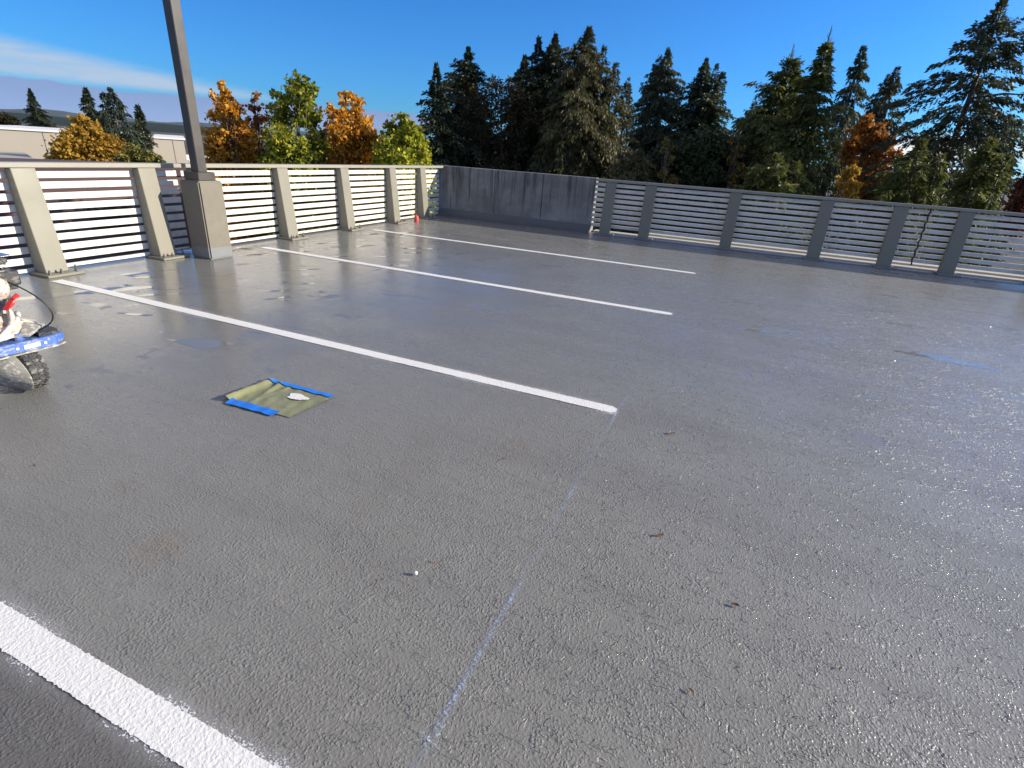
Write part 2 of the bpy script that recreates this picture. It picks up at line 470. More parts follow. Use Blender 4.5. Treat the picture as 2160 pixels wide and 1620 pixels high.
def stripe(y, x0, x1, w=.105, n=900):
    xs = np.linspace(x0, x1, n); r = np.random.default_rng(int(y * 1000))

    def edge():
        a = r.normal(0, 1, n); b = np.convolve(r.normal(0, 1, n + 60), np.ones(60) / 60, 'same')[:n]
        return a * .0014 + b * .008
    lo = y - w / 2 + edge(); hi = y + w / 2 + edge()
    k = 8                                        # rounded far end where the spray stopped
    for i in range(k):
        s_ = math.sqrt(1 - ((k - i) / (k + .5)) ** 2); j = n - 1 - i
        lo[j] = y + (lo[j] - y) * (.55 + .45 * (1 - s_) if False else (1 - .5 * ((k - i) / k) ** 2)); hi[j] = y + (hi[j] - y) * (1 - .5 * ((k - i) / k) ** 2)
    me = bpy.data.meshes.new('parking_line')
    vs = np.zeros((2 * n, 3)); vs[:n, 0] = xs; vs[:n, 1] = lo; vs[n:, 0] = xs; vs[n:, 1] = hi; vs[:, 2] = .004
    me.from_pydata(vs.tolist(), [], [(i, i + 1, n + i + 1, n + i) for i in range(n - 1)])
    me.materials.append(M['stripe'])
    o = bpy.data.objects.new('parking_line', me); COL.objects.link(o); tag(o, kind='structure')
    sp = MB(); sp.sheet([(x0, y - .13), (x1 + .01, y - .13), (x1 + .01, y + .13), (x0, y + .13)], .0022)
    tag(sp.build('line_overspray', spray_material('white_overspray', (.72, .72, .74), 1, y, .045, .115, .62)), kind='structure')


for y in (.543, 3.238, 6.005, 8.70): stripe(y, SX0, SX1)

# snapped blue chalk layout line and the small cross on it
g = MB(); g.sheet([(-.54, .62), (-.49, .62), (-.478, 3.72), (-.522, 3.72)], .0030)
tag(g.build('chalk_line', spray_material('blue_chalk', (.38, .47, .66), 0, -.508, .002, .022, .52, 150)), kind='structure')
g = MB()
for (a, b) in (((-.575, .845), (-.47, .822)), ((-.56, .80), (-.49, .86)), ((-.545, .855), (-.50, .80))):
    a, b = Vector((*a, 0)), Vector((*b, 0)); d = (b - a).normalized(); q = Vector((-d.y, d.x, 0)) * .0028
    g.sheet([(a + q)[:2], (a - q)[:2], (b - q)[:2], (b + q)[:2]], .0052)
tag(g.build('chalk_cross', spray_material('pale_chalk', (.55, .60, .68), 0, -.52, .05, .08, .66, 150)), kind='structure')


# standing water
def water_material():
    t = NT('still_water_film'); v = t.coord()
    c = t.mix(t.noise(v, 4, 4), (.17, .17, .162), (.21, .21, .2))
    return t.set(Base__Color=c, Roughness=.015, Specular__IOR__Level=.5, Normal=t.bump(t.noise(v, 6, 2), .03, .01))


M['water'] = water_material()


def puddle(cx, cy, lx, ly, rz, seed, n=60):
    r = random.Random(seed); ph = [r.uniform(0, 6.28) for _ in range(6)]; pts = []
    for i in range(n):
        a = 2 * math.pi * i / n
        k = 1 + .26 * math.sin(2 * a + ph[0]) + .17 * math.sin(3 * a + ph[1]) + .12 * math.sin(5 * a + ph[2]) + .07 * math.sin(9 * a + ph[3]) + .05 * math.sin(14 * a + ph[4])
        x, y = lx * k * math.cos(a), ly * k * math.sin(a)
        pts.append((cx + x * math.cos(rz) - y * math.sin(rz), cy + x * math.sin(rz) + y * math.cos(rz)))
    g = MB(); g.sheet(pts, .0008 + .00002 * seed)
    tag(g.build('puddle', M['water']), kind='structure')


for i, p in enumerate([(-3.78, 2.72, .27, .075, .2), (-4.86, 2.93, .14, .035, .3), (-5.35, 2.62, .1, .03, .2), (-5.9, 3.15, .5, .12, 1.1),
                       (-5.2, 3.62, .35, .05, .9), (-6.3, 3.9, .18, .05, 1.2), (-5.6, 4.4, .16, .03, .9), (-5.1, 5.2, .22, .03, .9),
                       (-5.7, 7.0, .28, .05, 1.0), (-4.8, 7.6, .3, .05, .8), (-5.9, 8.9, .25, .05, .9), (-3.3, 10.3, 1.0, .22, -.02),
                       (2.05, 6.0, .34, .10, .0), (.35, 5.9, .17, .045, .2), (.75, 6.1, .08, .035, .3), (-4.5, 4.3, .2, .03, .8), (-4.3, 5.9, .16, .03, .9),
                       (-5.3, 6.2, .2, .03, 1.), (-6.0, 6.1, .15, .03, .8), (-6.2, 5.6, .2, .04, 1.1), (-3.9, 6.6, .18, .025, .7), (-5.0, 8.4, .16, .03, .9), (-3.4, 4.9, .2, .028, .3)]):
    puddle(*p, seed=i)
pr_ = random.Random(21)
for i in range(34):
    y_ = pr_.uniform(3.7, 9.6); x_ = pr_.uniform(-6.3, -3.6 - .12 * abs(y_ - 6)); l_ = pr_.uniform(.05, .17)
    puddle(x_, y_, l_, l_ * pr_.uniform(.16, .34), pr_.uniform(.5, 1.2), seed=40 + i, n=40)

# far corner: concrete parapet wall with painted cove
w = empty('parapet_wall', (-5.05, 12.0, 0), 'plain concrete parapet wall with dark vertical streaks in the far corner', 'wall')
g = MB(); g.span(-7.13, -3.14, 12.0, 12.26, 0, 1.15, .006); g.build('concrete_panel', M['conc'], w)
g = MB()
pr = [(0, 0), (-.17, 0), (-.10, .035), (-.05, .075), (-.016, .15), (-.004, .17), (0, .17)]
va = [[g.bm.verts.new((x, 11.998 + a, b + .001)) for a, b in pr] for x in (-7.09, -3.15)]
for i in range(len(pr)): j = (i + 1) % len(pr); g.bm.faces.new((va[0][i], va[0][j], va[1][j], va[1][i]))
g.bm.faces.new(va[0]); g.bm.faces.new(va[1][::-1]); g.build('base_cove', M['cove'], w)
g = MB()
for x in (-5.55, -4.35, -6.72): g.span(x - .006, x + .006, 11.997, 12.01, .18, 1.13 if x > -6 else .5)
g.build('panel_joint', flat('dark_joint_sealant', (.02, .02, .02), .7), w)

# ------------------------------------------------------------------ slatted fences
PITCH, SLH = .1088, .072


def fence_post(parent, side, u, base_mat, bolts):
    """side 'L': face to +x, runs along y (u = y start).  side 'R': face to -y, runs along x (u = x start)."""
    W = .222; z0, z1 = .03, 1.092

    def mapp(d, a, z):           # d = distance from the slat line towards the deck, a = along
        return (-7.04 + d, u + a, z) if side == 'L' else (u + a, 12.05 - d, z)
    bo, to = (.215, .115) if side == 'L' else (.16, .055)
    m = MB()
    lo = [mapp(.006, 0, z0), mapp(bo, 0, z0), mapp(bo, W, z0), mapp(.006, W, z0)]
    hi = [mapp(.006, 0, z1), mapp(to, 0, z1), mapp(to, W, z1), mapp(.006, W, z1)]
    m.hexa(lo + hi, .006)
    p = m.build('post', M['post'], parent)
    m = MB()
    q0, q1 = mapp(-.02, -.05, 0), mapp(bo + .12, W + .09, 0)
    m.span(min(q0[0], q1[0]), max(q0[0], q1[0]), min(q0[1], q1[1]), max(q0[1], q1[1]), .001, .03, .004)
    m.build('base_plate', base_mat, p)
    if bolts:
        for a in (.0, .115, .262):
            m = MB(); c = mapp(bo + .06, a, .03)
            m.cyl((c[0], c[1], .029), (c[0], c[1], .05), .019, 6); m.cyl((c[0], c[1], .05), (c[0], c[1], .075 if a < .2 else .1), .010, 8)
            m.build('bolt', M['steel'], p)
    return p


def slat_panel(parent, side, a0, a1, n=9, bar=True, name='slat_panel'):
    m = MB(); r = random.Random(int(a0 * 977))
    for i in range(n):
        zt = 1.052 - PITCH * i if side == 'L' else 1.062 - .1072 * i; j = r.uniform(-.003, .003)
        if side == 'L': m.span(-7.058, -7.04, a0, a1, zt - SLH + j, zt + j, .004)
        else: m.span(a0, a1, 12.05, 12.095, zt - .066 + j, zt + j, .004)
    if bar:
        if side == 'L': m.span(-7.07, -7.03, a0, a1, .026, .062, .003)
    return m.build(name, M['slat'], parent)


fl = empty('slat_fence', (-7.0, 6.0, 0), 'sunlit cream and white slat fence with leaning posts along the left edge', 'fence', 'slatted deck edge fences')
LP = [.35, 1.83, 3.285, 4.58, 5.30, 6.78, 8.27, 9.78, 10.95]
for y in LP: fence_post(fl, 'L', y, M['post'], y > 3)
edges = [-4.0] + [y + .111 for y in LP]
for a, b in zip([-4.0, .46, 1.94, 3.40, 4.69, 5.22, 6.89, 8.38, 9.89], [.46, 1.94, 3.40, 4.69, 5.16, 6.89, 8.38, 9.89, 11.98]):
    slat_panel(fl, 'L', a + .002, b - .002)
for a, b in ((-4.0, 5.165), (5.222, 11.99)):
    m = MB(); m.span(-7.07, -6.925, a, b, 1.093, 1.145, .006); m.build('top_rail', M['rail'], fl)

fr = empty('slat_fence', (3.0, 12.05, 0), 'shaded grey slat fence with leaning posts to the right of the concrete wall', 'fence', 'slatted deck edge fences')
RP = [-2.90, -2.04, -.355, 1.28, 2.475, 3.46, 4.80, 6.3, 7.8]
for x in RP: fence_post(fr, 'R', x, M['grout'], False)
xs = [-3.30] + [x + .111 for x in RP[1:]] + [9.6]
for a, b in zip(xs[:-1], xs[1:]): slat_panel(fr, 'R', a + .002, b - .002, 9, False)
m = MB(); m.span(-3.135, 9.6, 11.985, 12.10, 1.093, 1.145, .006); m.build('top_rail', M['rail'], fr)
m = MB(); m.span(-3.0, 9.6, 11.80, 12.05, .0015, .0045); m.build('sealant_strip', M['cove'], fr)
# hollow drain pipe clamped to the fence at the fourth bay
# (thin dark chain hanging in front of the slats)
m = MB(); pts = [(3.02 + .012 * math.sin(k * 2.1), 12.02 - .02, 1.09 - k * .052) for k in range(20)]
m.tube(pts, [.012 + .004 * (k % 2) for k in range(20)], 6)
ch = m.build('rain_chain', flat('dark_rusty_chain', (.05, .035, .025), .6, .3)); tag(ch, 'thin dark chain hanging down over the slats of the shaded fence', 'chain')

# ------------------------------------------------------------------ lamp post on concrete pillar
PC = (-6.54, 5.11)
lp = empty('lamp_post', (PC[0], PC[1], 0), 'tall square grey brown lamp post on a concrete pillar by the left fence', 'lamp post')
m = MB(); m.span(PC[0] - .176, PC[0] + .176, PC[1] - .176, PC[1] + .176, 0, .975, .018, 2); pil = m.build('concrete_pillar', M['pillar'], lp)
m = MB(); m.span(PC[0] - .179, PC[0] + .179, PC[1] - .179, PC[1] + .179, .0, .165, .019, 2); m.build('painted_foot', M['grout'], pil)
m = MB(); m.span(PC[0] - .125, PC[0] + .125, PC[1] - .125, PC[1] + .125, .976, 1.075, .006); m.build('base_cover', M['bronze'], lp)
m = MB(); m.span(PC[0] - .066, PC[0] + .066, PC[1] - .066, PC[1] + .066, 1.07, 6.6, .008); pole = m.build('pole', M['bronze'], lp)
m = MB(); m.span(PC[0] + .05, PC[0] + .9, PC[1] - .17, PC[1] + .17, 6.45, 6.6, .02); m.build('lamp_head', M['bronze'], lp)

# ------------------------------------------------------------------ taped masking sheet
def masking_sheet():
    c = np.array([(-2.80, 2.085), (-2.27, 2.105), (-2.235, 2.462), (-2.80, 2.452)])
    nx, ny = 60, 36; r = np.random.default_rng(3)
    e = empty('masking_sheet', (-2.52, 2.28, 0), 'olive green plastic sheet taped down with blue tape on the grey deck', 'plastic sheet')
    U, V = np.meshgrid(np.linspace(0, 1, nx), np.linspace(0, 1, ny))
    P = ((1 - U) * (1 - V))[..., None] * c[0] + (U * (1 - V))[..., None] * c[1] + (U * V)[..., None] * c[2] + ((1 - U) * V)[..., None] * c[3]
    z = .006 + .03 * np.exp(-((U - .06) / .055) ** 2) * (1 - .35 * V) + .012 * np.exp(-((U - .22 - .13 * (1 - V)) / .035) ** 2) * V
    z += .007 * np.exp(-((U - .30 - .1 * V) / .03) ** 2) * (V > .2) * V + .003 * np.sin(U * 19 + V * 7) * np.sin(V * 11 + 2 * U) * (1 - U * .4)
    z += .002 * np.sin(U * 43 - V * 21) * np.sin(V * 27)
    z = np.maximum(z, .005)
    me = bpy.data.meshes.new('green_sheet')
    vs = np.dstack([P, z]).reshape(-1, 3) - np.array([-2.52, 2.28, 0])
    fs = [(j * nx + i, j * nx + i + 1, (j + 1) * nx + i + 1, (j + 1) * nx + i) for j in range(ny - 1) for i in range(nx - 1)]
    me.from_pydata(vs.tolist(), [], fs); me.polygons.foreach_set('use_smooth', [True] * len(fs))
    t = NT('olive_plastic_film'); v = t.coord()
    t.set(Base__Color=t.mix(t.noise(v, 9, 4), (.16, .165, .075), (.28, .28, .145)), Roughness=.22, Normal=t.bump(t.noise(v, 16, 4, .6, .8), .3, .012))
    me.materials.append(t.m)
    o = bpy.data.objects.new('green_sheet', me); COL.objects.link(o); o.parent = e

    tape = paint('blue_masking_tape', (.012, .17, .66), .5, .12, 40, .25)

    def strip(u0, u1, v0, v1, flapx=0):
        n = 34; m = MB(); rows = []
        for i in range(n):
            u = u0 + (u1 - u0) * i / (n - 1); row = []
            for v in (v0, v1):
                uu, vv = u, v + .006 * math.sin(u * 23)
                p = (1 - uu) * (1 - vv) * c[0] + uu * (1 - vv) * c[1] + uu * vv * c[2] + (1 - uu) * vv * c[3]
                ui = min(max(uu, 0), 1); vi = min(max(vv, 0), 1)
                zz = z[int(vi * (ny - 1)), int(ui * (nx - 1))] if 0 <= uu <= 1 and -.02 <= vv <= 1.02 else .004
                row.append(m.bm.verts.new((p[0], p[1], zz + .0065 + .0015 * math.sin(u * 31))))
            rows.append(row)
        for a, b in zip(rows[:-1], rows[1:]): m.bm.faces.new((a[0], b[0], b[1], a[1]))
        m.build('tape_strip', tape, e, smooth=True)
    strip(.0, 1.0, .92, 1.04)
    strip(.12, .83, -.10, .07)
    m = MB(); pts = []
    for i in range(14):
        a = 2 * math.pi * i / 14; k = 1 + .16 * math.sin(3 * a + 1) + .12 * math.sin(5 * a)
        pts.append((-2.42 + .075 * k * math.cos(a), 2.335 + .04 * k * math.sin(a)))
    m.sheet(pts, .0125); m.build('white_paint_patch', M['stripe'], e)


masking_sheet()

# ------------------------------------------------------------------ walk-behind line striper, only its nose is in the frame
LS = (-4.2, 1.64, 0)
ls = empty('line_striper', LS, 'paint spattered line striping machine with blue nose plate at the left edge', 'line striper')


def Y(dx, dy, z): return (LS[0] + dx, LS[1] + dy, z)


# front wheel with chunky tread
wh = MB()
TR, TW = .128, .105
wh.lathe(Y(.29, 0, TR + .002), (0, 1, 0), [(-TW / 2, .07), (-TW / 2, .098), (-TW / 2 + .012, .116), (-TW / 2 + .03, .123), (0, .125), (TW / 2 - .03, .123), (TW / 2 - .012, .116), (TW / 2, .098), (TW / 2, .07)], 36)
for k in range(26):
    a = 2 * math.pi * k / 26
    for sgn in (-1, 0, 1):
        aa = a + (.06 if sgn else .18)
        c = Vector(Y(.29, 0, TR + .002)) + Vector((math.cos(aa) * .1245, sgn * .034, math.sin(aa) * .1245))
        rot = Matrix.Rotation(-aa, 3, 'Y') @ Matrix.Rotation(sgn * .35, 3, 'X')
        wh.box(c, (.006, .026 if sgn else .022, .018), rot, .002)
wheel = wh.build('wheel', M['rubber'], ls)
m = MB(); m.lathe(Y(.29, 0, TR + .002), (0, 1, 0), [(-.058, .0), (-.058, .03), (-.04, .072), (.04, .072), (.058, .03), (.058, 0)], 24); m.build('rim', M['greysplat'], wheel)
# splattered guard beside the wheel, lower lip near the ground
m = MB(); n_ = 14
outer = [(LS[0] + .30 + .17 * math.cos(a), LS[1] - .075 - .02 * math.sin(a), .15 + .145 * math.sin(a)) for a in np.linspace(-1.9, .9, n_)]
inner = [(LS[0] + .10, LS[1] - .20, .06 + .2 * i / (n_ - 1)) for i in range(n_)]
A = [m.bm.verts.new(p) for p in outer]; B = [m.bm.verts.new(p) for p in inner]
A2 = [m.bm.verts.new((p[0], p[1] - .006, p[2] + .004)) for p in outer]; B2 = [m.bm.verts.new((p[0], p[1] - .006, p[2] + .004)) for p in inner]
for i in range(n_ - 1):
    m.bm.faces.new((A[i], A[i + 1], B[i + 1], B[i])); m.bm.faces.new((A2[i + 1], A2[i], B2[i], B2[i + 1])); m.bm.faces.new((A[i + 1], A[i], A2[i], A2[i + 1]))
m.build('wheel_guard', M['greysplat'], ls, smooth=True)
for s in (-1, 1):
    m = MB(); m.tube([Y(.20, s * .072, .27), Y(.24, s * .078, .2), Y(.29, s * .076, TR)], .011, 8); m.build('fork_arm', M['splat'] if s < 0 else M['black'], ls)
# blue nose plate: bent front edge, pointed left corner
m = MB()
pl = [(.36, -.42), (.37, .155), (.345, .205), (.12, .20), (.02, .12), (.02, -.42)]
m.prism([Y(a, b, 0)[:2] for a, b in pl], .318, .324)
fr_ = [(.365, -.42, .275), (.376, .15, .262), (.35, .208, .285), (.35, .208, .32), (.376, .15, .322), (.365, -.42, .318)]
f1 = [m.bm.verts.new(Y(a, b, z)) for a, b, z in fr_]; f2 = [m.bm.verts.new(Y(a - .006, b, z)) for a, b, z in fr_]
for q in ((0, 1, 4, 5), (1, 2, 3, 4)):
    m.bm.faces.new([f1[i] for i in q]); m.bm.faces.new([f2[i] for i in q[::-1]])
for i in range(6): j = (i + 1) % 6; m.bm.faces.new((f1[i], f1[j], f2[j], f2[i]))
plate = m.build('nose_plate', M['blue'], ls)
m = MB(); m.box(Y(.3765, .02, .293), (.002, .085, .024)); m.box(Y(.3765, .09, .291), (.002, .014, .014)); m.box(Y(.3765, -.055, .294), (.002, .014, .014)); m.build('sticker', M['sticker'], plate)
m = MB(); m.prism([Y(a, b, 0)[:2] for a, b in ((.35, .08), (.335, .19), (.2, .185), (.16, .08))], .326, .352); m.build('black_tray', M['black'], ls)
m = MB(); m.prism([Y(a, b, 0)[:2] for a, b in ((.37, -.42), (.38, .15), (.352, .21), (.34, .205), (.365, .145), (.355, -.42))], .252, .262); m.build('plate_lip', M['greysplat'], plate)
m = MB(); m.cyl(Y(.30, .0, .325), Y(.30, .0, .365), .03, 16); m.build('caster_head', M['blue'], ls)
# tangle of crusted hoses and frame tubes
r = random.Random(5)
for k, (a, b, c, d) in enumerate([((.30, -.30, .34), (.24, -.05, .43), (.12, .08, .48), (.0, .05, .52)), ((.33, -.15, .34), (.30, .02, .40), (.2, .09, .46), (.05, .02, .55)),
                                  ((.28, -.38, .37), (.30, -.15, .36), (.27, .05, .37), (.14, .1, .44)), ((.25, -.2, .42), (.2, -.02, .48), (.1, .06, .53), (-.1, .0, .55)),
                                  ((.33, -.36, .40), (.25, -.2, .46), (.17, .0, .50), (-.05, .1, .5)), ((.36, -.3, .345), (.34, -.12, .37), (.3, .03, .35), (.22, .08, .36))]):
    P = [Vector(Y(*q)) for q in (a, b, c, d)]; pts = []
    for i in range(16):
        s_ = i / 15; pts.append(P[0] * (1 - s_) ** 3 + P[1] * 3 * s_ * (1 - s_) ** 2 + P[2] * 3 * s_ * s_ * (1 - s_) + P[3] * s_ ** 3)
    m = MB(); m.tube(pts, [.014 + .004 * r.random() for _ in pts], 9); m.build('hose', M['greyhose'] if k != 3 else M['splat'], ls, smooth=True)
m = MB()
m.hexa([Y(.12, -.3, .34), Y(.34, -.3, .34), Y(.33, .06, .35), Y(.1, .1, .36), Y(.02, -.3, .5), Y(.14, -.3, .47), Y(.13, .05, .46), Y(.0, .08, .5)], .012)
m.build('pump_housing', M['splat'], ls)
m = MB(); m.hexa([Y(.33, .0, .345), Y(.36, .03, .345), Y(.30, .15, .375), Y(.22, .08, .36), Y(.33, .0, .365), Y(.35, .03, .36), Y(.30, .148, .385), Y(.22, .08, .4)]); m.build('splash_flap', M['greysplat'], ls)
m = MB(); m.hexa([Y(.27, -.03, .505), Y(.31, -.01, .505), Y(.30, .03, .53), Y(.25, .02, .53), Y(.28, .0, .55), Y(.315, .02, .55), Y(.31, .06, .58), Y(.27, .05, .58)], .006)
m.cyl(Y(.29, .04, .57), Y(.30, .065, .59), .012, 10); m.build('red_valve', M['red'], ls)
m = MB(); m.cyl(Y(.17, .06, .51), Y(.16, .06, .62), .022, 12); m.cyl(Y(.22, .0, .47), Y(.2, .02, .54), .026, 12); m.build('fluid_filter', M['steel'], ls)
m = MB(); m.lathe(Y(.25, -.05, .575), (0, 0, 1), [(0, .05), (.01, .085), (.06, .10), (.1, .095), (.125, .06), (.13, .03)], 24); m.build('paint_pot', M['splat'], ls, smooth=True)
# engine: block, cooling fins, cover, exhaust box
eng = MB(); eng.box(Y(-.02, .0, .70), (.26, .22, .16), None, .02, 2); engine = eng.build('engine', M['black'], ls)
m = MB(); m.box(Y(.03, .112, .70), (.15, .012, .13))
for k in range(7): m.box(Y(.03, .116, .645 + k * .018), (.16, .02, .007), None, .002)
m.build('cooling_fin', M['steel'], engine)
m = MB(); m.box(Y(.113, -.04, .70), (.012, .11, .12))
for k in range(6): m.box(Y(.117, -.04, .65 + k * .02), (.02, .12, .008), None, .002)
m.build('cooling_fin', M['steel'], engine)
m = MB(); m.box(Y(.06, .065, .76), (.16, .15, .05), None, .012, 2); m.build('air_filter_cover', M['black'], engine)
m = MB(); m.box(Y(.065, .075, .79), (.17, .17, .008), None, .003); m.box(Y(.15, .03, .735), (.01, .14, .012)); m.build('chrome_trim', M['chrome'], engine)
m = MB(); m.box(Y(.17, .09, .67), (.09, .10, .09), None, .008); m.box(Y(.14, .115, .62), (.05, .05, .06), None, .006); m.cyl(Y(.2, .05, .70), Y(.22, .05, .70), .02, 12); m.build('carburettor_box', M['black'], engine)
m = MB(); m.cyl(Y(-.05, -.0, .79), Y(-.05, 0, .86), .07, 20); m.build('fuel_cap', M['black'], engine)
m = MB(); pts = []
P = [Vector(Y(*q)) for q in ((.2, .06, .66), (.40, .10, .62), (.47, .26, .42), (.34, .14, .355), (.28, .02, .345))]
for i in range(30):
    s_ = i / 29; pts.append(sum((P[j] * math.comb(4, j) * s_ ** j * (1 - s_) ** (4 - j) for j in range(5)), Vector()))
m.tube(pts, .0045, 8); m.build('cable', M['hose'], ls, smooth=True)
# rest of the machine beyond the frame edge
for s in (-1, 1):
    m = MB(); m.tube([Y(.05, s * .2, .32), Y(-.6, s * .22, .32), Y(-.95, s * .25, .6), Y(-1.1, s * .25, 1.0)], .016, 10); m.build('frame_tube', M['splat'], ls, smooth=True)
    m = MB(); m.lathe(Y(-.55, s * .27, .16), (0, 1, 0), [(-.045, .1), (-.04, .15), (0, .16), (.04, .15), (.045, .1)], 32); rw = m.build('wheel', M['rubber'], ls)
    m = MB(); m.lathe(Y(-.55, s * .27, .16), (0, 1, 0), [(-.05, .0), (-.05, .1), (.05, .1), (.05, 0)], 24); m.build('rim', M['greysplat'], rw)
m = MB(); m.cyl(Y(-.55, -.22, .16), Y(-.55, .22, .16), .015); m.build('axle', M['splat'], ls)
m = MB(); m.box(Y(-.3, 0, .33), (.62, .38, .03), None, .005); m.build('chassis', M['splat'], ls)
m = MB(); m.box(Y(-.05, 0, .47), (.2, .16, .3), None, .01); m.build('engine_mount', M['splat'], ls)
m = MB(); m.cyl(Y(-1.1, -.25, 1.0), Y(-1.1, .25, 1.0), .016); m.build('handlebar', M['splat'], ls)
m = MB(); m.lathe(Y(-.42, 0, .35), (0, 0, 1), [(0, .12), (.02, .14), (.34, .15), (.36, .14)], 28); m.build('paint_bucket', M['splat'], ls)

# ------------------------------------------------------------------ small things on the deck
def scrap(x, y, size, rz, col, label, curl=.12, elong=2.2):
    size *= .72
    r = random.Random(int(abs(x * 1000 + y * 77))); m = MB(); n = 9; rows = []
    for i in range(n):
        s_ = i / (n - 1); wd = size / elong * math.sin(math.pi * min(max(s_, .03), .97)) ** .7 * r.uniform(.75, 1.2)
        zc = .006 + size * curl * (s_ - .5) ** 2 * 1.6
        rows.append([m.bm.verts.new(((s_ - .5) * size, k * wd * .5 + .1 * size * math.sin(3 * s_), zc + (abs(k) * wd * .35))) for k in (-1, 0, 1)])
    for a, b in zip(rows[:-1], rows[1:]):
        for k in range(2): m.bm.faces.new((a[k], b[k], b[k + 1], a[k + 1]))
    o = m.build('fallen_leaf', col, smooth=True); o.location = (x, y, 0); o.rotation_euler.z = rz
    tag(o, label, 'leaf', 'leaf scraps on the deck')


lb = paint('dry_brown_leaf', (.12, .06, .03), .6, .4, 60, .3); lt = paint('tan_leaf', (.28, .17, .08), .6, .3, 60, .3); ld = paint('dark_red_leaf', (.09, .03, .02), .6, .3, 60, .3)
scrap(-.045, 2.055, .055, .5, lb, 'brown curled leaf scrap right of the faded middle of the chalk line')
scrap(.285, 1.772, .05, .1, ld, 'dark red leaf scrap on the sparkling wet coating right of the chalk line')
scrap(.163, 1.322, .035, -.5, lt, 'tan leaf scrap nearest the bottom right corner of the deck')
scrap(.63, 1.64, .03, .9, lb, 'small brown leaf scrap at the lower far right of the deck')
scrap(-.86, 1.452, .026, .6, lt, 'tiny tan leaf scrap just beyond the white chip')
scrap(-.995, 1.274, .022, .3, lb, 'tiny brown leaf scrap left of the white chip')
scrap(-.94, 2.303, .026, .2, ld, 'dark red leaf speck below the middle of the second white stripe')
scrap(-.05, .70, .045, .8, lb, 'brown leaf scrap at the bottom edge beside the chalk cross')
scrap(-.126, 3.087, .07, .9, lb, 'elongated brown leaf just right of the rounded stripe end by the chalk line')
scrap(-2.933, 1.127, .03, .2, ld, 'dark leaf speck below the machine at the left edge')
scrap(-2.1, 1.75, .02, .2, ld, 'dark leaf speck between the taped sheet and the chalk line')
m = MB(); m.lathe((0, 0, .006), (.3, -.2, 1), [(0, .005), (.002, .0075), (.008, .0075), (.011, .004)], 14)
o = m.build('paint_chip', M['stripe']); o.location = (-.895, 1.36, 0); tag(o, 'small white paint chip lying alone in the middle of the deck', 'paint chip')
m = MB(); m.lathe((0, 0, 0), (0, 0, 1), [(.0, .05), (.03, .055), (.09, .05), (.12, .035), (.135, .02)], 18)
o = m.build('red_cup', flat('red_plastic', (.62, .07, .06), .4)); o.location = (-6.72, 10.45, .0); tag(o, 'small red plastic cup at the foot of the left fence near the far corner', 'cup')

# droplets of water beaded on the coating, countless
def droplets():
    r = np.random.default_rng(11); N = 15000
    x = r.uniform(-.6, 3.8, N); y = .9 + (r.random(N) ** .8) * 7.0
    keep = (x > .05 + .02 * y + r.normal(0, .35, N)) & (x < 4.2)
    x, y = x[keep], y[keep]; n = len(x); rad = r.uniform(.0018, .0048, n) * (1 + .09 * y) * np.where(x > .5 + r.normal(0, .4, n), 1.25, .9)
    ns, rings = 8, [(1, 0), (.86, .34), (.5, .6), (0, .70)]
    ang = np.arange(ns) * 2 * np.pi / ns; tv = []
    for rr, hh in rings[:3]:
        tv += [(rr * math.cos(a), rr * math.sin(a), hh) for a in ang]
    tv.append((0, 0, rings[3][1])); tv = np.array(tv); nv = len(tv)
    el = r.uniform(.7, 1.7, n); rz = r.uniform(0, np.pi, n)
    lx, ly, lz = tv[None, :, 0] * (rad * el)[:, None], tv[None, :, 1] * rad[:, None], tv[None, :, 2] * rad[:, None] * .95
    V = np.stack([x[:, None] + lx * np.cos(rz)[:, None] - ly * np.sin(rz)[:, None], y[:, None] + lx * np.sin(rz)[:, None] + ly * np.cos(rz)[:, None], lz + .0005], -1).reshape(-1, 3)
    fq = [(k * ns + i, k * ns + (i + 1) % ns, (k + 1) * ns + (i + 1) % ns, (k + 1) * ns + i) for k in range(2) for i in range(ns)]
    ft = [(2 * ns + i, 2 * ns + (i + 1) % ns, nv - 1) for i in range(ns)]
    F = []
    for f in fq: F.append(np.array(f)[None, :] + (np.arange(n) * nv)[:, None])
    T = [np.array(f)[None, :] + (np.arange(n) * nv)[:, None] for f in ft]
    mesh_from(V, np.concatenate(F), np.concatenate(T), 'water_droplets', M['drop'], kind='stuff')


def mesh_from(V, quads, tris, name, mat, parent=None, kind=None, smooth=True):
    me = bpy.data.meshes.new(name)
    nq, nt = (0 if quads is None else len(quads)), (0 if tris is None else len(tris))
    me.vertices.add(len(V)); me.vertices.foreach_set('co', np.ascontiguousarray(V, dtype=np.float32).ravel())
    loops = np.concatenate([a.ravel() for a in (quads, tris) if a is not None]).astype(np.int32)
    me.loops.add(len(loops)); me.loops.foreach_set('vertex_index', loops)
    me.polygons.add(nq + nt)
    st = np.concatenate([np.arange(nq) * 4, nq * 4 + np.arange(nt) * 3]).astype(np.int32)
    me.polygons.foreach_set('loop_start', st)
    if smooth: me.polygons.foreach_set('use_smooth', np.ones(nq + nt, dtype=bool))
    me.update(calc_edges=True); me.validate()
    me.materials.append(mat)
    o = bpy.data.objects.new(name, me); COL.objects.link(o)
    if parent is not None: o.parent = parent
    if kind: o['kind'] = kind
    return o


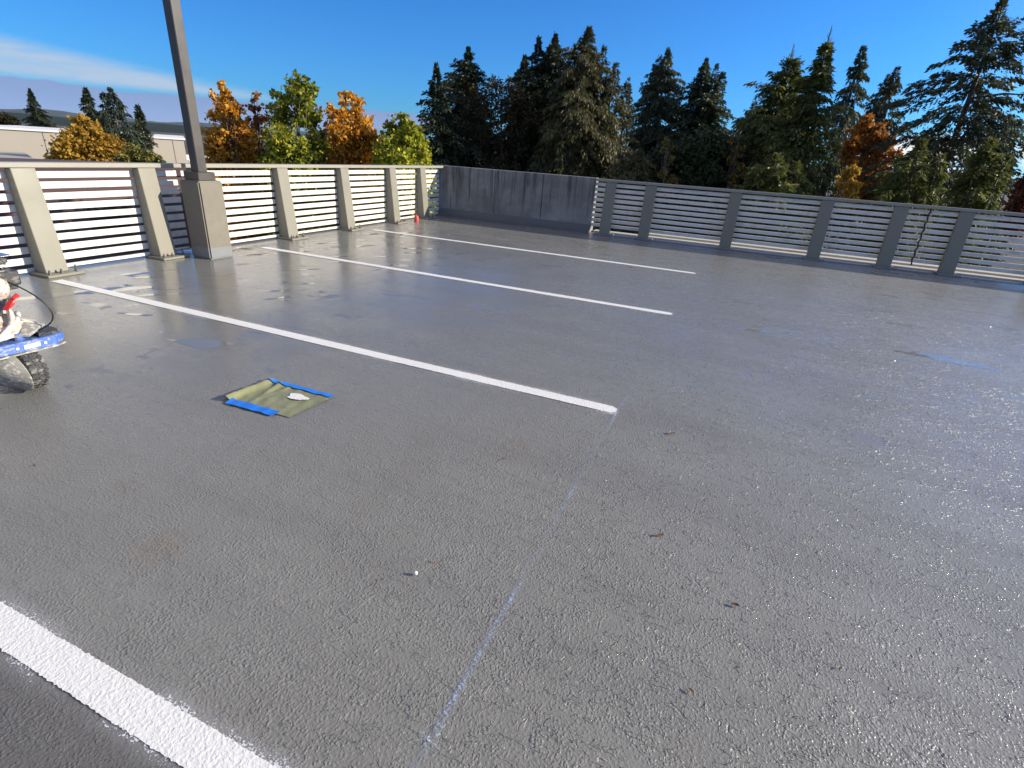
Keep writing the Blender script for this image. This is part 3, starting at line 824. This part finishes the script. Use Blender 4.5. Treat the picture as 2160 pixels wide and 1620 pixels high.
t = NT('water_bead')
fr_n = t.n('ShaderNodeFresnel', IOR=1.5); tr_n = t.n('ShaderNodeBsdfTransparent'); gl_n = t.n('ShaderNodeBsdfGlossy', Roughness=.14)
mx_n = t.n('ShaderNodeMixShader'); gb_n = t.n('ShaderNodeNewGeometry'); t.link(t.math('MULTIPLY', fr_n.outputs[0], t.math('SUBTRACT', 1., gb_n.outputs['Backfacing'])), mx_n.inputs[0]); t.link(tr_n.outputs[0], mx_n.inputs[1]); t.link(gl_n.outputs[0], mx_n.inputs[2]); t.link(mx_n.outputs[0], t.out.inputs[0])
M['drop'] = t.m
droplets()

# ------------------------------------------------------------------ trees
def diamonds(P, D, Wd, L, Wi):
    """leaf shaped quads: base P, long direction D, side direction Wd, length L, width Wi"""
    n = len(P)
    a = P; b = P + D * (L * .45)[:, None] + Wd * (Wi * .5)[:, None]; c = P + D * L[:, None]; d = P + D * (L * .45)[:, None] - Wd * (Wi * .5)[:, None]
    V = np.stack([a, b, c, d], 1).reshape(-1, 3)
    Q = np.arange(4 * n).reshape(n, 4)
    return V, Q


def unit(a): return a / np.maximum(np.linalg.norm(a, axis=-1, keepdims=True), 1e-9)


CONIFER = {
    'fir': dict(rise=(.45, -.2), droop=.22, spray=.24, wid=.075, dens=1.6, pow=.95, ragged=.36, layer=.22, wide=.30, hang=.25),
    'cedar': dict(rise=(.85, .12), droop=.55, spray=.26, wid=.065, dens=1.6, pow=.85, ragged=.28, layer=0, wide=.38, hang=.9),
    'airy': dict(rise=(.75, .02), droop=.34, spray=.22, wid=.07, dens=1.05, pow=.8, ragged=.5, layer=0, wide=.32, hang=.4),
    'whip': dict(rise=(.95, .2), droop=.45, spray=.24, wid=.062, dens=1.8, pow=.78, ragged=.26, layer=0, wide=.36, hang=.6),
    'young': dict(rise=(.7, .25), droop=.35, spray=.22, wid=.06, dens=1.4, pow=.85, ragged=.28, layer=0, wide=.3, hang=.5),
}


def conifer(name, base, ztip, R, zwide, style, mat, seed, label, group, spire=0., tops=(), lowest=None, k=1.0):
    c = CONIFER[style]; r = np.random.default_rng(seed)
    e = empty(name, base, label, 'tree', group)
    z0 = base[2]; H = ztip - z0
    wood = MB()
    bend = r.normal(0, .012, 2) * H * .3
    tr = [(base[0] + bend[0] * math.sin(s_ * 2.5) * s_, base[1] + bend[1] * math.sin(s_ * 2) * s_, z0 + H * s_) for s_ in np.linspace(0, .995, 9)]
    r0 = .018 * H + .06
    wood.tube(tr, [r0 * (1 - s_) ** .9 + .012 for s_ in np.linspace(0, .995, 9)], 8)
    axes = [(np.array([base[0], base[1]]), ztip, R, 1.0)]
    for (dx, dy, dz) in tops:           # extra leaders of a many-stemmed crown
        axes.append((np.array([base[0] + dx, base[1] + dy]), ztip + dz, R * .62, .62))
        wood.tube([(base[0], base[1], z0 + H * .3), (base[0] + dx * .8, base[1] + dy * .8, z0 + H * .55), (base[0] + dx, base[1] + dy, ztip + dz - .1)], [r0 * .5, r0 * .35, .012], 6)
    zlow = (z0 + .12 * H) if lowest is None else lowest
    Ps, Ds, Ws, Ls, Wi = [], [], [], [], []
    for (xy, zt, RR, share) in axes:
        h = zt - zlow; hw = max(.5, zt - zwide)
        nb = int(max(60, (h + 2) * (RR + .8) * 11 * c['dens'] * share * k))
        t_ = r.random(nb) ** 1.18                       # 0 top .. 1 bottom
        z = zt - spire - t_ * (h - spire)
        if c['layer']:
            z = zt - np.round((zt - z) / c['layer']) * c['layer'] + r.normal(0, .07, nb)
        z = np.minimum(z, zt - .03)
        prof = np.clip((zt - spire * .55 - z) / hw, 0, None)
        rad = RR * np.where(prof < 1, prof ** c['pow'], 1 + .05 * (prof - 1)) * np.clip(.55 + prof * 1.6, .55, 1)
        az = r.random(nb) * 2 * np.pi
        lob = 1 + .26 * np.sin(az * 2 + r.uniform(0, 6) + z * .9) + .2 * np.sin(az * 5 + z * 1.7 + r.uniform(0, 6))
        Lb = np.maximum(.07, rad * lob * (1 + r.normal(0, c['ragged'], nb)).clip(.35, 1.6)) * (1.0 if style != 'cedar' else .97)
        topness = np.clip(1 - prof, 0, 1)
        rise = c['rise'][1] + (c['rise'][0] - c['rise'][1]) * topness + r.normal(0, .08, nb)
        hor = np.stack([np.cos(az), np.sin(az)], 1)
        # a few limbs as wood
        for i in np.argsort(-Lb)[: 46 if style == 'airy' else 22]:
            q = [(xy[0] + hor[i, 0] * Lb[i] * s_, xy[1] + hor[i, 1] * Lb[i] * s_, z[i] + rise[i] * Lb[i] * s_ - c['droop'] * Lb[i] * s_ * s_) for s_ in (0, .35, .65, .9)]
            wood.tube(q, [.03 + .012 * Lb[i], .025 + .006 * Lb[i], .018, .008], 5, cap=False)
        ns = np.maximum(22, (Lb / .052).astype(int) * 3)
        idx = np.repeat(np.arange(nb), ns); N = len(idx)
        s_ = .12 + .9 * r.random(N) ** .75
        if style == 'airy': s_ = .25 + .78 * r.random(N) ** .6
        L = Lb[idx]; hh = hor[idx]; perp = np.stack([-hh[:, 1], hh[:, 0]], 1)
        lat = r.normal(0, 1, N) * c['wide'] * L * (1.05 - s_).clip(.12, 1) * .62 + r.normal(0, .05, N)
        x = xy[0] + hh[:, 0] * L * s_ + perp[:, 0] * lat; y = xy[1] + hh[:, 1] * L * s_ + perp[:, 1] * lat
        zz = z[idx] + rise[idx] * L * s_ - c['droop'] * L * s_ ** 2 - np.abs(lat) * .22 + r.normal(0, .05, N)
        D = np.stack([hh[:, 0] * .8 + perp[:, 0] * np.sign(lat) * .75, hh[:, 1] * .8 + perp[:, 1] * np.sign(lat) * .75, rise[idx] - 2 * c['droop'] * s_ - c['hang']], 1)
        tipf = np.clip(1 - prof[idx] * 5, 0, 1); D[:, 2] += 1.6 * tipf
        D = unit(D + r.normal(0, .33, (N, 3)))
        W = unit(np.cross(D, r.normal(0, 1, (N, 3)) + np.array([0, 0, .6])))
        Ps.append(np.stack([x, y, zz], 1)); Ds.append(D); Ws.append(W)
        sz = r.uniform(.6, 1.25, N) * np.clip(.5 + prof[idx] * 2.2, .5, 1)
        Ls.append(c['spray'] * sz); Wi.append(c['wid'] * sz * r.uniform(.8, 1.5, N))
        if spire:                        # bare whip at the top
            for j in range(22):
                zz0 = zt - spire * (1.15 - j * .045); a = r.uniform(0, 6.28); ll = .5 * spire * (1 - j * .042)
                wood.tube([(xy[0], xy[1], zz0), (xy[0] + ll * .45 * math.cos(a), xy[1] + ll * .45 * math.sin(a), zz0 + ll * .75)], [.011, .003], 4, cap=False)
    P = np.concatenate(Ps); keep = (P[:, 2] > z0 + .15) & ((P[:, 2] > -2.) | (r.random(len(P)) < .4))
    V, Q = diamonds(P[keep], np.concatenate(Ds)[keep], np.concatenate(Ws)[keep], np.concatenate(Ls)[keep], np.concatenate(Wi)[keep])
    V = V - np.array(base)
    wood.build('trunk', M['bark'], e, smooth=True)
    mesh_from(V, Q, None, 'crown', mat, e, smooth=False)
    return e


def broadleaf(name, base, blobs, mat, seed, label, group, leaf=.17, nleaf=5200, sparse=1.0, cat='tree', wood_mat='greybark'):
    """blobs: (x, y, z, rx, ry, rz) ellipsoids of foliage in world space; limbs run from trunk to each"""
    r = np.random.default_rng(seed); e = empty(name, base, label, cat, group)
    z0 = base[2]; top = max(b[2] for b in blobs); H = top - z0
    wood = MB()
    tr = [(base[0] + .1 * math.sin(s_ * 3), base[1] + .08 * math.sin(s_ * 4), z0 + H * s_) for s_ in np.linspace(0, 1, 7)]
    wood.tube(tr, [.009 * H * (1 - s_) + .012 for s_ in np.linspace(0, 1, 7)], 8)
    vol = np.array([b[3] * b[4] * b[5] for b in blobs]) ** .72; cnt = np.maximum(60, nleaf * 3.1 * vol / vol.sum()).astype(int)
    Ps = []
    for b, n in zip(blobs, cnt):
        tz = min(b[2], top * .92); f = max(.15, min(.9, (b[2] - z0) / H - .16)); j = tr[int(f * 6)]
        mid = ((j[0] + b[0]) / 2, (j[1] + b[1]) / 2, (j[2] + b[2]) / 2 - .1)
        wood.tube([j, mid, (b[0], b[1], b[2])], [.03, .02, .01], 5, cap=False)
        ntw = max(5, int(n / 26)); tw = unit(r.normal(0, 1, (ntw, 3))) * (r.random((ntw, 1)) ** .42) * np.array(b[3:6])
        for q in tw[:12]:
            wood.tube([(b[0], b[1], b[2] - b[5] * .3), (b[0] + q[0], b[1] + q[1], b[2] + q[2])], [.014, .004], 4, cap=False)
        q = tw[r.integers(0, ntw, n)] + r.normal(0, .15, (n, 3)) * np.minimum(1, np.array(b[3:6]))
        Ps.append(q + np.array(b[:3]))
    P = np.concatenate(Ps); N = len(P)
    D = unit(r.normal(0, 1, (N, 3)) + np.array([.25, -.1, -.45])); W = unit(np.cross(D, r.normal(0, 1, (N, 3))))
    L = leaf * .70 * r.uniform(.6, 1.35, N)
    V, Q = diamonds(P, D, W, L, L * r.uniform(.6, .95, N))
    wood.build('trunk', M[wood_mat], e, smooth=True)
    mesh_from(V - np.array(base), Q, None, 'crown', mat, e, smooth=False)
    return e


F = {}
F['fir'] = foliage_material('dark_fir_needles', [(.014, .022, .011), (.028, .04, .018), (.05, .062, .026)], .2, .5)
F['cedar'] = foliage_material('olive_cedar_fronds', [(.04, .04, .015), (.08, .076, .028), (.15, .132, .05)], .3, .45)
F['greencedar'] = foliage_material('green_cedar_fronds', [(.036, .05, .013), (.095, .112, .026), (.20, .20, .05)], .45, .5)
F['airy'] = foliage_material('blue_green_needles', [(.022, .032, .018), (.055, .07, .034), (.11, .12, .05)], .32, .6)
F['far'] = foliage_material('dull_green_needles', [(.02, .034, .022), (.035, .05, .026), (.055, .065, .03)], .2, .6)
F['orange'] = foliage_material('orange_autumn_leaves', [(.13, .05, .012), (.46, .19, .018), (.70, .37, .032), (.80, .56, .08)], .45, .7)
F['dullorange'] = foliage_material('dull_orange_maple_leaves', [(.07, .028, .01), (.28, .10, .016), (.50, .21, .025), (.58, .30, .04)], .35, .6)
F['yellowgreen'] = foliage_material('yellow_green_autumn_leaves', [(.045, .06, .01), (.13, .16, .016), (.34, .36, .028), (.55, .52, .04), (.72, .62, .07)], .45, .6)
F['greenyellow'] = foliage_material('turning_green_leaves', [(.03, .045, .01), (.07, .10, .014), (.20, .23, .022), (.44, .43, .035), (.70, .57, .06)], .45, .5)
F['rust'] = foliage_material('sparse_rust_leaves', [(.12, .05, .03), (.28, .10, .03), (.42, .2, .05)], .4, .7)
F['darkmaple'] = foliage_material('dark_maple_leaves', [(.010, .014, .006), (.02, .022, .008), (.05, .038, .01), (.13, .075, .015)], .3, .4)
F['hedge'] = foliage_material('dense_dark_leaves', [(.012, .02, .01), (.028, .042, .014), (.06, .08, .02)], .25, .5)
F['red'] = foliage_material('red_autumn_leaves', [(.06, .02, .014), (.14, .04, .025), (.24, .10, .05)], .4, .6)
F['darkgold'] = foliage_material('dark_golden_leaves', [(.03, .03, .01), (.10, .07, .014), (.26, .16, .02), (.40, .25, .04)], .35, .5)
F['olive'] = foliage_material('olive_yellow_leaves', [(.03, .04, .014), (.09, .10, .025), (.20, .18, .035), (.32, .26, .05)], .35, .6)
F['gold'] = foliage_material('golden_autumn_leaves', [(.14, .075, .012), (.32, .18, .02), (.48, .29, .035), (.5, .36, .06)], .45, .5)

GC = 'conifers beyond the parking deck'
GB = 'autumn trees beyond the left fence'


def place_conifer(px, py, lx, rx, yw, dist, style, mat, seed, label, spire=0., tops=(), lowest=None, group=GC, k=1.0, name='conifer_tree'):
    tip = at(px, py, dist); a, b = at(lx, yw, dist), at(rx, yw, dist)
    R = (a - b).length / 2; zw = (a.z + b.z) / 2
    base = (tip.x, tip.y, GROUND)
    tv = []
    for (tx, ty, dd) in tops:
        q = at(tx, ty, dist + dd); tv.append((q.x - tip.x, q.y - tip.y, q.z - tip.z))
    return conifer(name, base, tip.z, R, zw, style, F[mat], seed, label, group, spire, tv, lowest, k)


# --- right of the wall and behind it, left to right
place_conifer(921, 137, 872, 962, 330, 36, 'fir', 'fir', 1, 'slim dark fir with nodding tip, first conifer right of the autumn trees')
place_conifer(988, 103, 925, 1050, 260, 40, 'fir', 'fir', 2, 'pointed dark fir rising left of the dark maple dome')
place_conifer(1107, 120, 1062, 1150, 260, 44, 'fir', 'fir', 3, 'short thin fir tip between dark maple dome and forked fir')
place_conifer(1172, 76, 1105, 1240, 230, 40, 'fir', 'fir', 4, 'tall black green fir with a forked double top', tops=((1137, 80, 0),))
place_conifer(1243, 60, 1172, 1335, 290, 37, 'cedar', 'cedar', 5, 'broad olive cedar clump with several ragged leaders above the wall end', tops=((1275, 98, .5), (1215, 95, -.3), (1300, 135, .4), (1196, 150, -.5)), k=.8)
place_conifer(1325, 168, 1290, 1362, 345, 40, 'airy', 'cedar', 6, 'thin see through young conifer beside the olive cedar clump')
place_conifer(1410, 105, 1338, 1462, 270, 46, 'cedar', 'airy', 7, 'blue green cedar standing alone right of the olive clump', tops=((1392, 118, .4),), k=.75)
place_conifer(1490, 127, 1440, 1556, 270, 45, 'fir', 'airy', 8, 'greyish conifer with ragged twin tips above the dark hedge dome', tops=((1512, 138, .3), (1526, 150, -.3)))
place_conifer(1592, 218, 1555, 1640, 300, 42, 'cedar', 'airy', 9, 'low dark cedar shoulder left of the paired tall cedars', k=.8)
place_conifer(1678, 88, 1572, 1745, 330, 33, 'whip', 'greencedar', 10, 'left tree of the two tall green cedars with bare whip tips', spire=.85, tops=((1655, 128, .3), (1618, 185, .4)), k=.8)
place_conifer(1757, 48, 1672, 1802, 330, 31, 'whip', 'greencedar', 11, 'right tree of the two tall green cedars, its whip tip higher', spire=.85, tops=((1742, 100, .3), (1722, 128, .4)), k=.8)
place_conifer(1822, 100, 1766, 1852, 250, 42, 'cedar', 'airy', 12, 'dark conifer just right of the tall cedar pair', k=.75)
place_conifer(1893, 145, 1838, 1930, 270, 44, 'cedar', 'airy', 13, 'dark conifer rising right of the orange maple', tops=((1876, 160, .3),), k=.75)
place_conifer(2117, 2, 1930, 2150, 260, 34, 'airy', 'airy', 14, 'tall open fir with visible dark trunk at the far right', k=1.15)
place_conifer(2133, 246, 2075, 2185, 340, 38, 'fir', 'fir', 15, 'small dark fir in the right edge behind the green cedar bush')
place_conifer(2092, 300, 2030, 2140, 420, 24, 'young', 'greencedar', 16, 'bright green cedar bush behind the right end of the fence', tops=((2060, 345, .2), (2122, 335, .2)))
place_conifer(1945, 300, 1880, 2010, 410, 27, 'young', 'greencedar', 17, 'dark green young conifer in front of the open fir', tops=((1900, 335, .2), (1985, 330, .2)))
place_conifer(1640, 330, 1560, 1700, 420, 25, 'young', 'greencedar', 18, 'low green young conifer under the tall cedar pair', tops=((1600, 350, .2), (1680, 345, .3)))
place_conifer(1350, 320, 1290, 1400, 400, 30, 'cedar', 'cedar', 19, 'low spreading olive cedar skirt above the right fence start', tops=((1310, 330, .2),), k=.8)
place_conifer(1545, 300, 1500, 1590, 400, 35, 'young', 'far', 20, 'dim young conifer at the right end of the dark hedge dome')


def place_broad(name, basep, dist, blobs_px, mat, seed, label, group, leaf=.17, nleaf=5200, depth=1.0, cat='tree'):
    fat = 1.22 if name == 'autumn_tree' else 1.0
    """blobs_px: (px, py, rx_px, ry_px) seen size at dist"""
    bl = []; rr = random.Random(seed)
    for (px, py, rx, ry) in blobs_px:
        d = dist + rr.uniform(-.7, .7) * depth
        p = at(px, py, d); q = at(px + rx, py, d); s_ = at(px, py + ry, d)
        a = (q - p).length; b = abs(s_.z - p.z)
        bl.append((p.x, p.y, p.z, a * fat, a * fat, b * (1 + (fat - 1) * .6)))
    q = at(basep, 300, dist)
    return broadleaf(name, (q.x, q.y, GROUND), bl, F[mat], seed, label, group, leaf, nleaf, 1, cat)


place_broad('maple_tree', 1055, 38.5, [(1050, 215, 45, 50), (1020, 200, 28, 40), (1088, 215, 32, 40), (1055, 180, 26, 22), (1000, 270, 55, 60), (1080, 290, 65, 60), (1130, 250, 45, 60), (950, 330, 60, 50), (1040, 360, 90, 60), (1140, 350, 70, 70), (1000, 440, 120, 90), (1150, 450, 110, 90)],
            'darkmaple', 31, 'round dark maple with olive orange crown between two firs', GC, .2, 16000)
place_broad('dark_hedge', 1480, 31.5, [(1480, 320, 55, 40), (1430, 330, 50, 40), (1530, 320, 45, 38), (1390, 350, 45, 40), (1470, 370, 90, 45), (1560, 360, 50, 50), (1500, 310, 35, 28), (1440, 440, 110, 80), (1560, 450, 90, 80), (1330, 430, 70, 60)],
            'hedge', 32, 'large rounded dark shrub mass in front of the ragged twin tip conifer', GC, .24, 14000, cat='shrub')
place_broad('maple_tree', 1830, 36, [(1828, 258, 20, 18), (1812, 280, 26, 20), (1848, 282, 24, 20), (1796, 306, 24, 20), (1866, 306, 24, 20), (1832, 312, 34, 24), (1886, 330, 18, 16), (1790, 338, 20, 18), (1845, 345, 34, 22), (1830, 400, 60, 50), (1880, 430, 60, 50)],
            'dullorange', 33, 'dull orange maple standing between the tall cedars and the open fir', GC, .2, 6500)
place_broad('small_maple', 1800, 22, [(1795, 365, 18, 14), (1780, 385, 18, 16), (1805, 395, 16, 12), (1790, 420, 24, 20)], 'gold', 34, 'small golden leaf sprig against the base of the tall cedars', GC, .15, 700, .5)
place_broad('red_shrub', 2160, 21, [(2155, 400, 20, 30), (2150, 430, 26, 24), (2185, 380, 26, 40), (2150, 470, 40, 30)], 'red', 35, 'red leaved shrub cut by the right frame edge', GC, .14, 2600, .6, 'shrub')
place_broad('young_maple', 1410, 29, [(1405, 297, 5, 7), (1416, 308, 6, 6), (1398, 318, 7, 8), (1411, 336, 10, 13), (1402, 362, 13, 18), (1410, 395, 18, 24)], 'darkgold', 36, 'tiny golden sapling in the dark left of the hedge dome', GC, .16, 260, .3)
place_broad('young_maple', 1556, 30, [(1553, 282, 8, 8), (1562, 274, 5, 6), (1546, 297, 9, 8), (1560, 312, 11, 12), (1550, 336, 14, 16), (1558, 370, 18, 24), (1552, 410, 24, 30)], 'darkgold', 37, 'small golden sapling at the right end of the hedge dome', GC, .18, 520, .4)

# --- left: row of narrow autumn trees close behind the fence
LOW = lambda x, w: [(x, 380, w, 55), (x - w * .3, 470, w * .9, 60), (x + w * .3, 470, w * .9, 60)]
place_broad('autumn_tree', 485, 21, [(477, 190, 12, 18), (470, 215, 20, 24), (490, 225, 20, 26), (472, 255, 30, 28), (505, 265, 22, 28), (455, 295, 26, 26), (490, 300, 34, 30), (520, 305, 20, 30), (470, 335, 40, 24), (515, 335, 28, 24)] + LOW(485, 55), 'orange', 41,
            'orange autumn tree nearest the lamp post', GB, .17, 5200)
place_broad('autumn_tree', 545, 22, [(541, 202, 6, 9), (537, 220, 13, 12), (548, 240, 14, 16), (538, 262, 16, 18), (552, 285, 16, 20), (540, 315, 20, 24)] + LOW(545, 26), 'rust', 42, 'thin rust coloured autumn tree between orange and tall green yellow trees', GB, .15, 1500)
place_broad('autumn_tree', 628, 20.5, [(630, 162, 12, 16), (622, 185, 24, 20), (645, 195, 22, 22), (600, 215, 26, 22), (650, 225, 24, 26), (585, 250, 24, 26), (625, 245, 22, 20), (665, 260, 20, 28), (595, 290, 30, 30), (600, 325, 36, 28), (660, 315, 32, 28), (575, 330, 22, 24)] + LOW(625, 65), 'greenyellow', 43,
            'tallest autumn tree, half green half yellow', GB, .175, 6600)
place_broad('autumn_tree', 735, 21, [(729, 204, 11, 14), (752, 222, 14, 14), (735, 235, 26, 22), (708, 240, 18, 20), (765, 252, 20, 24), (720, 275, 30, 28), (760, 285, 32, 28), (790, 300, 16, 24), (700, 310, 28, 28), (745, 325, 44, 28), (785, 335, 24, 22)] + LOW(740, 60), 'orange', 44,
            'orange autumn tree between the tall green yellow tree and the lime one', GB, .17, 6200)
place_broad('autumn_tree', 852, 20, [(850, 245, 9, 12), (845, 265, 20, 18), (868, 275, 20, 20), (825, 280, 18, 20), (850, 300, 34, 24), (880, 310, 22, 26), (812, 310, 18, 22), (840, 330, 40, 22), (885, 338, 20, 18), (800, 335, 14, 20)] + LOW(850, 50), 'yellowgreen', 45,
            'lime yellow autumn tree beside the dark conifers at the fence end', GB, .17, 5200)
place_broad('dark_shrub', 640, 24, [(600, 360, 60, 40), (690, 350, 60, 40), (560, 400, 80, 60), (760, 400, 90, 60), (870, 400, 60, 50), (480, 400, 60, 50)], 'hedge', 46, 'dark leafy understorey shrub seen between the autumn trees', GB, .2, 4500, 1.0, 'shrub')
place_broad('autumn_tree', 200, 42, [(170, 262, 16, 18), (165, 285, 30, 20), (195, 285, 26, 24), (215, 305, 36, 22), (150, 315, 34, 24), (190, 325, 50, 22), (240, 325, 34, 20), (130, 335, 26, 18), (200, 365, 70, 30)], 'gold', 47, 'golden bushy tree in front of the beige building', GB, .26, 6000)
place_broad('leafy_shrub', 300, 38, [(280, 325, 22, 18), (305, 330, 22, 16), (330, 340, 16, 12), (265, 335, 22, 16), (300, 365, 40, 24)], 'olive', 48, 'olive yellow shrub at the foot of the conifers by the beige building', GB, .2, 2200, .6, 'shrub')
place_broad('leafy_tree', 12, 95, [(10, 252, 18, 10), (28, 258, 14, 8), (-10, 255, 16, 12)], 'darkmaple', 49, 'round olive brown tree crown above the roof at the left edge', GB, .4, 1500, 1, 'tree')

# --- left: conifers by and behind the beige building
place_conifer(62, 188, 38, 92, 255, 110, 'fir', 'fir', 51, 'lone dark fir rising behind the beige building roof at far left', group='conifers around the beige building', lowest=-4.)
place_conifer(180, 188, 158, 205, 250, 56, 'fir', 'fir', 52, 'slim layered fir left of the twin topped conifer', group='conifers around the beige building')
place_conifer(232, 188, 190, 275, 290, 50, 'cedar', 'far', 53, 'dense twin topped conifer above the golden bushy tree', tops=((216, 196, .5),), group='conifers around the beige building', k=.8)
place_conifer(290, 224, 272, 308, 290, 54, 'fir', 'fir', 54, 'thin pointed fir right of the twin topped conifer', group='conifers around the beige building')

# ------------------------------------------------------------------ beige building and low roofs, left
def building():
    a = at(388, 300, 62); b = at(-120, 262, 64)
    d = Vector((b.x - a.x, b.y - a.y, 0)); L = d.length; ang = math.atan2(d.y, d.x)
    e = empty('office_building', (a.x, a.y, GROUND), 'long low beige panelled building with flat white edged roof at far left', 'building', None, ang)
    zt = 1.0 - GROUND
    R = e.rotation_euler.to_matrix()

    def lb(nm, mat, boxes, bev=0):
        m = MB()
        for q in boxes: m.span(*q, bev)
        return m.build(nm, mat, e, world=False)
    beige = paint('beige_wall_panel', (.43, .38, .305), .8, .06, .6, .05)
    sgn = -1 if (R @ Vector((0, 1, 0))).dot(Vector((a.x, a.y, 0))) > 0 else 1   # deck side
    dep = -sgn * 24
    lb('wall', beige, [(0, L, 0, dep, 0, zt - .35)])
    lb('roof', paint('white_roof_edge', (.75, .73, .70), .6, .08, 3, .05), [(-.15, L, -sgn * -.12, dep, zt - .345, zt - .2)])
    w3 = 3.1
    lb('panel_joint', flat('dark_joint_line', (.10, .085, .07), .8), [(x - .02, x + .02, sgn * .004, sgn * .012, zt - 2.9, zt - .36) for x in np.arange(.9, L, w3)] + [(0, L, sgn * .0045, sgn * .013, zt - 2.52, zt - 2.48)])
    lb('window_band', flat('dark_window_glass', (.02, .022, .03), .12), [(.6, L - .6, sgn * .006, sgn * .05, zt - 4.3, zt - 3.0)])
    pv = paint('pale_roof_vent', (.6, .58, .55), .6)
    for q in [(L * .42, L * .42 + 1.0, dep * .2, dep * .2 + 1, zt - .2, zt + .1), (L * .5, L * .5 + .6, dep * .2, dep * .2 + .6, zt - .2, zt + .05), (L * .2, L * .2 + .7, dep * .3, dep * .3 + .6, zt - .2, zt + .12)]: lb('roof_vent', pv, [q])


building()


def low_block(px0, px1, py, dist, depth, label, top_mat, wall=(.5, .46, .4)):
    a, b = at(px0, py, dist), at(px1, py, dist); zt = (a.z + b.z) / 2
    d = Vector((b.x - a.x, b.y - a.y, 0)); L = d.length; ang = math.atan2(d.y, d.x)
    e = empty('low_building', (a.x, a.y, GROUND), label, 'building', 'low buildings left of the deck', ang)
    m = MB(); m.span(0, L, 0, depth, 0, zt - GROUND - .3); m.build('wall', paint('block_wall', wall, .8, .2, 2, .1), e, world=False)
    m = MB(); m.span(-.1, L + .1, -.1, depth, zt - GROUND - .295, zt - GROUND, .01); m.build('roof', top_mat, e, world=False)
    pane = flat('dark_pane', (.02, .022, .03), .15)
    for x in np.arange(.8, L - 1.2, 4.4):
        m = MB(); m.span(x, x + 1.3, -.012, .02, zt - GROUND - 2.6, zt - GROUND - 1.4); m.build('window', pane, e, world=False)


wr = paint('white_flat_roof', (.82, .81, .79), .6, .05, 2, .05)
low_block(360, 470, 336, 70, 12, 'white roofed low building seen behind the lamp post foot', wr)
low_block(-140, 68, 333, 40, 8, 'pale flat roofed block just over the fence rail at the left edge', paint('beige_flat_roof', (.36, .33, .28), .8, .06, 2, .05))
low_block(-260, 520, 349, 28, 3.5, 'wide dark roofed block below the rail behind the left fence slats', paint('purple_brown_roof', (.075, .045, .05), .9, .4, 3, .2), (.10, .062, .062))

# ------------------------------------------------------------------ far hills
def hill_material(name, a, b):
    t = NT(name); v = t.coord()
    c = t.mix(t.step(t.noise(v, .02, 5, .65), .35, .65), a, b)
    return t.set(Base__Color=c, Roughness=1.0, Specular__IOR__Level=.1)


def ridge(name, dist, az0, az1, hfun, mat, width, n=420):
    V, Q = [], []; prof = [(-.5, 0), (-.25, .45), (-.1, .82), (0, 1), (.15, .8), (.5, 0)]; k = len(prof)
    r = np.random.default_rng(int(dist)); jag = np.abs(r.normal(0, 1, n))
    for i in range(n):
        az = math.radians(az0 + (az1 - az0) * i / (n - 1)); h = hfun(math.degrees(az)) + jag[i] * dist * .00022
        for o, f in prof:
            d = dist + o * width; V.append((math.sin(az) * d, math.cos(az) * d, GROUND - .5 + (h - GROUND) * f))
    for i in range(n - 1):
        for j in range(k - 1): Q.append((i * k + j, i * k + j + 1, (i + 1) * k + j + 1, (i + 1) * k + j))
    o = mesh_from(np.array(V), np.array(Q), None, name, mat, kind='structure', smooth=True)


ridge('wooded_hill', 2600, -100, 60, lambda a: 2600 * math.tan(math.radians(.36 + .07 * math.sin(a * .35) + .05 * math.sin(a * .9 + 1))), hill_material('wooded_hillside', (.010, .019, .013), (.022, .032, .019)), 1500, 900)
ridge('distant_ridge', 9000, -100, 60, lambda a: 9000 * math.tan(math.radians(.60 + .10 * math.sin(a * .5 + .6) + .05 * math.sin(a * 1.3))), hill_material('distant_wooded_ridge', (.03, .045, .04), (.05, .06, .05)), 4000, 500)

# thin blue autumn air
HAZE = True
if HAZE:
    g = MB(); g.box((0, 0, 95), (23000, 23000, 212))
    t = NT('pale_air'); t.t.nodes.remove(t.b)
    pv = t.n('ShaderNodeVolumePrincipled', Density=2.2e-5, Anisotropy=.2); pv.inputs['Color'].default_value = (.72, .83, 1, 1)
    t.link(pv.outputs[0], t.out.inputs['Volume'])
    tag(g.build('haze', t.m), kind='stuff')
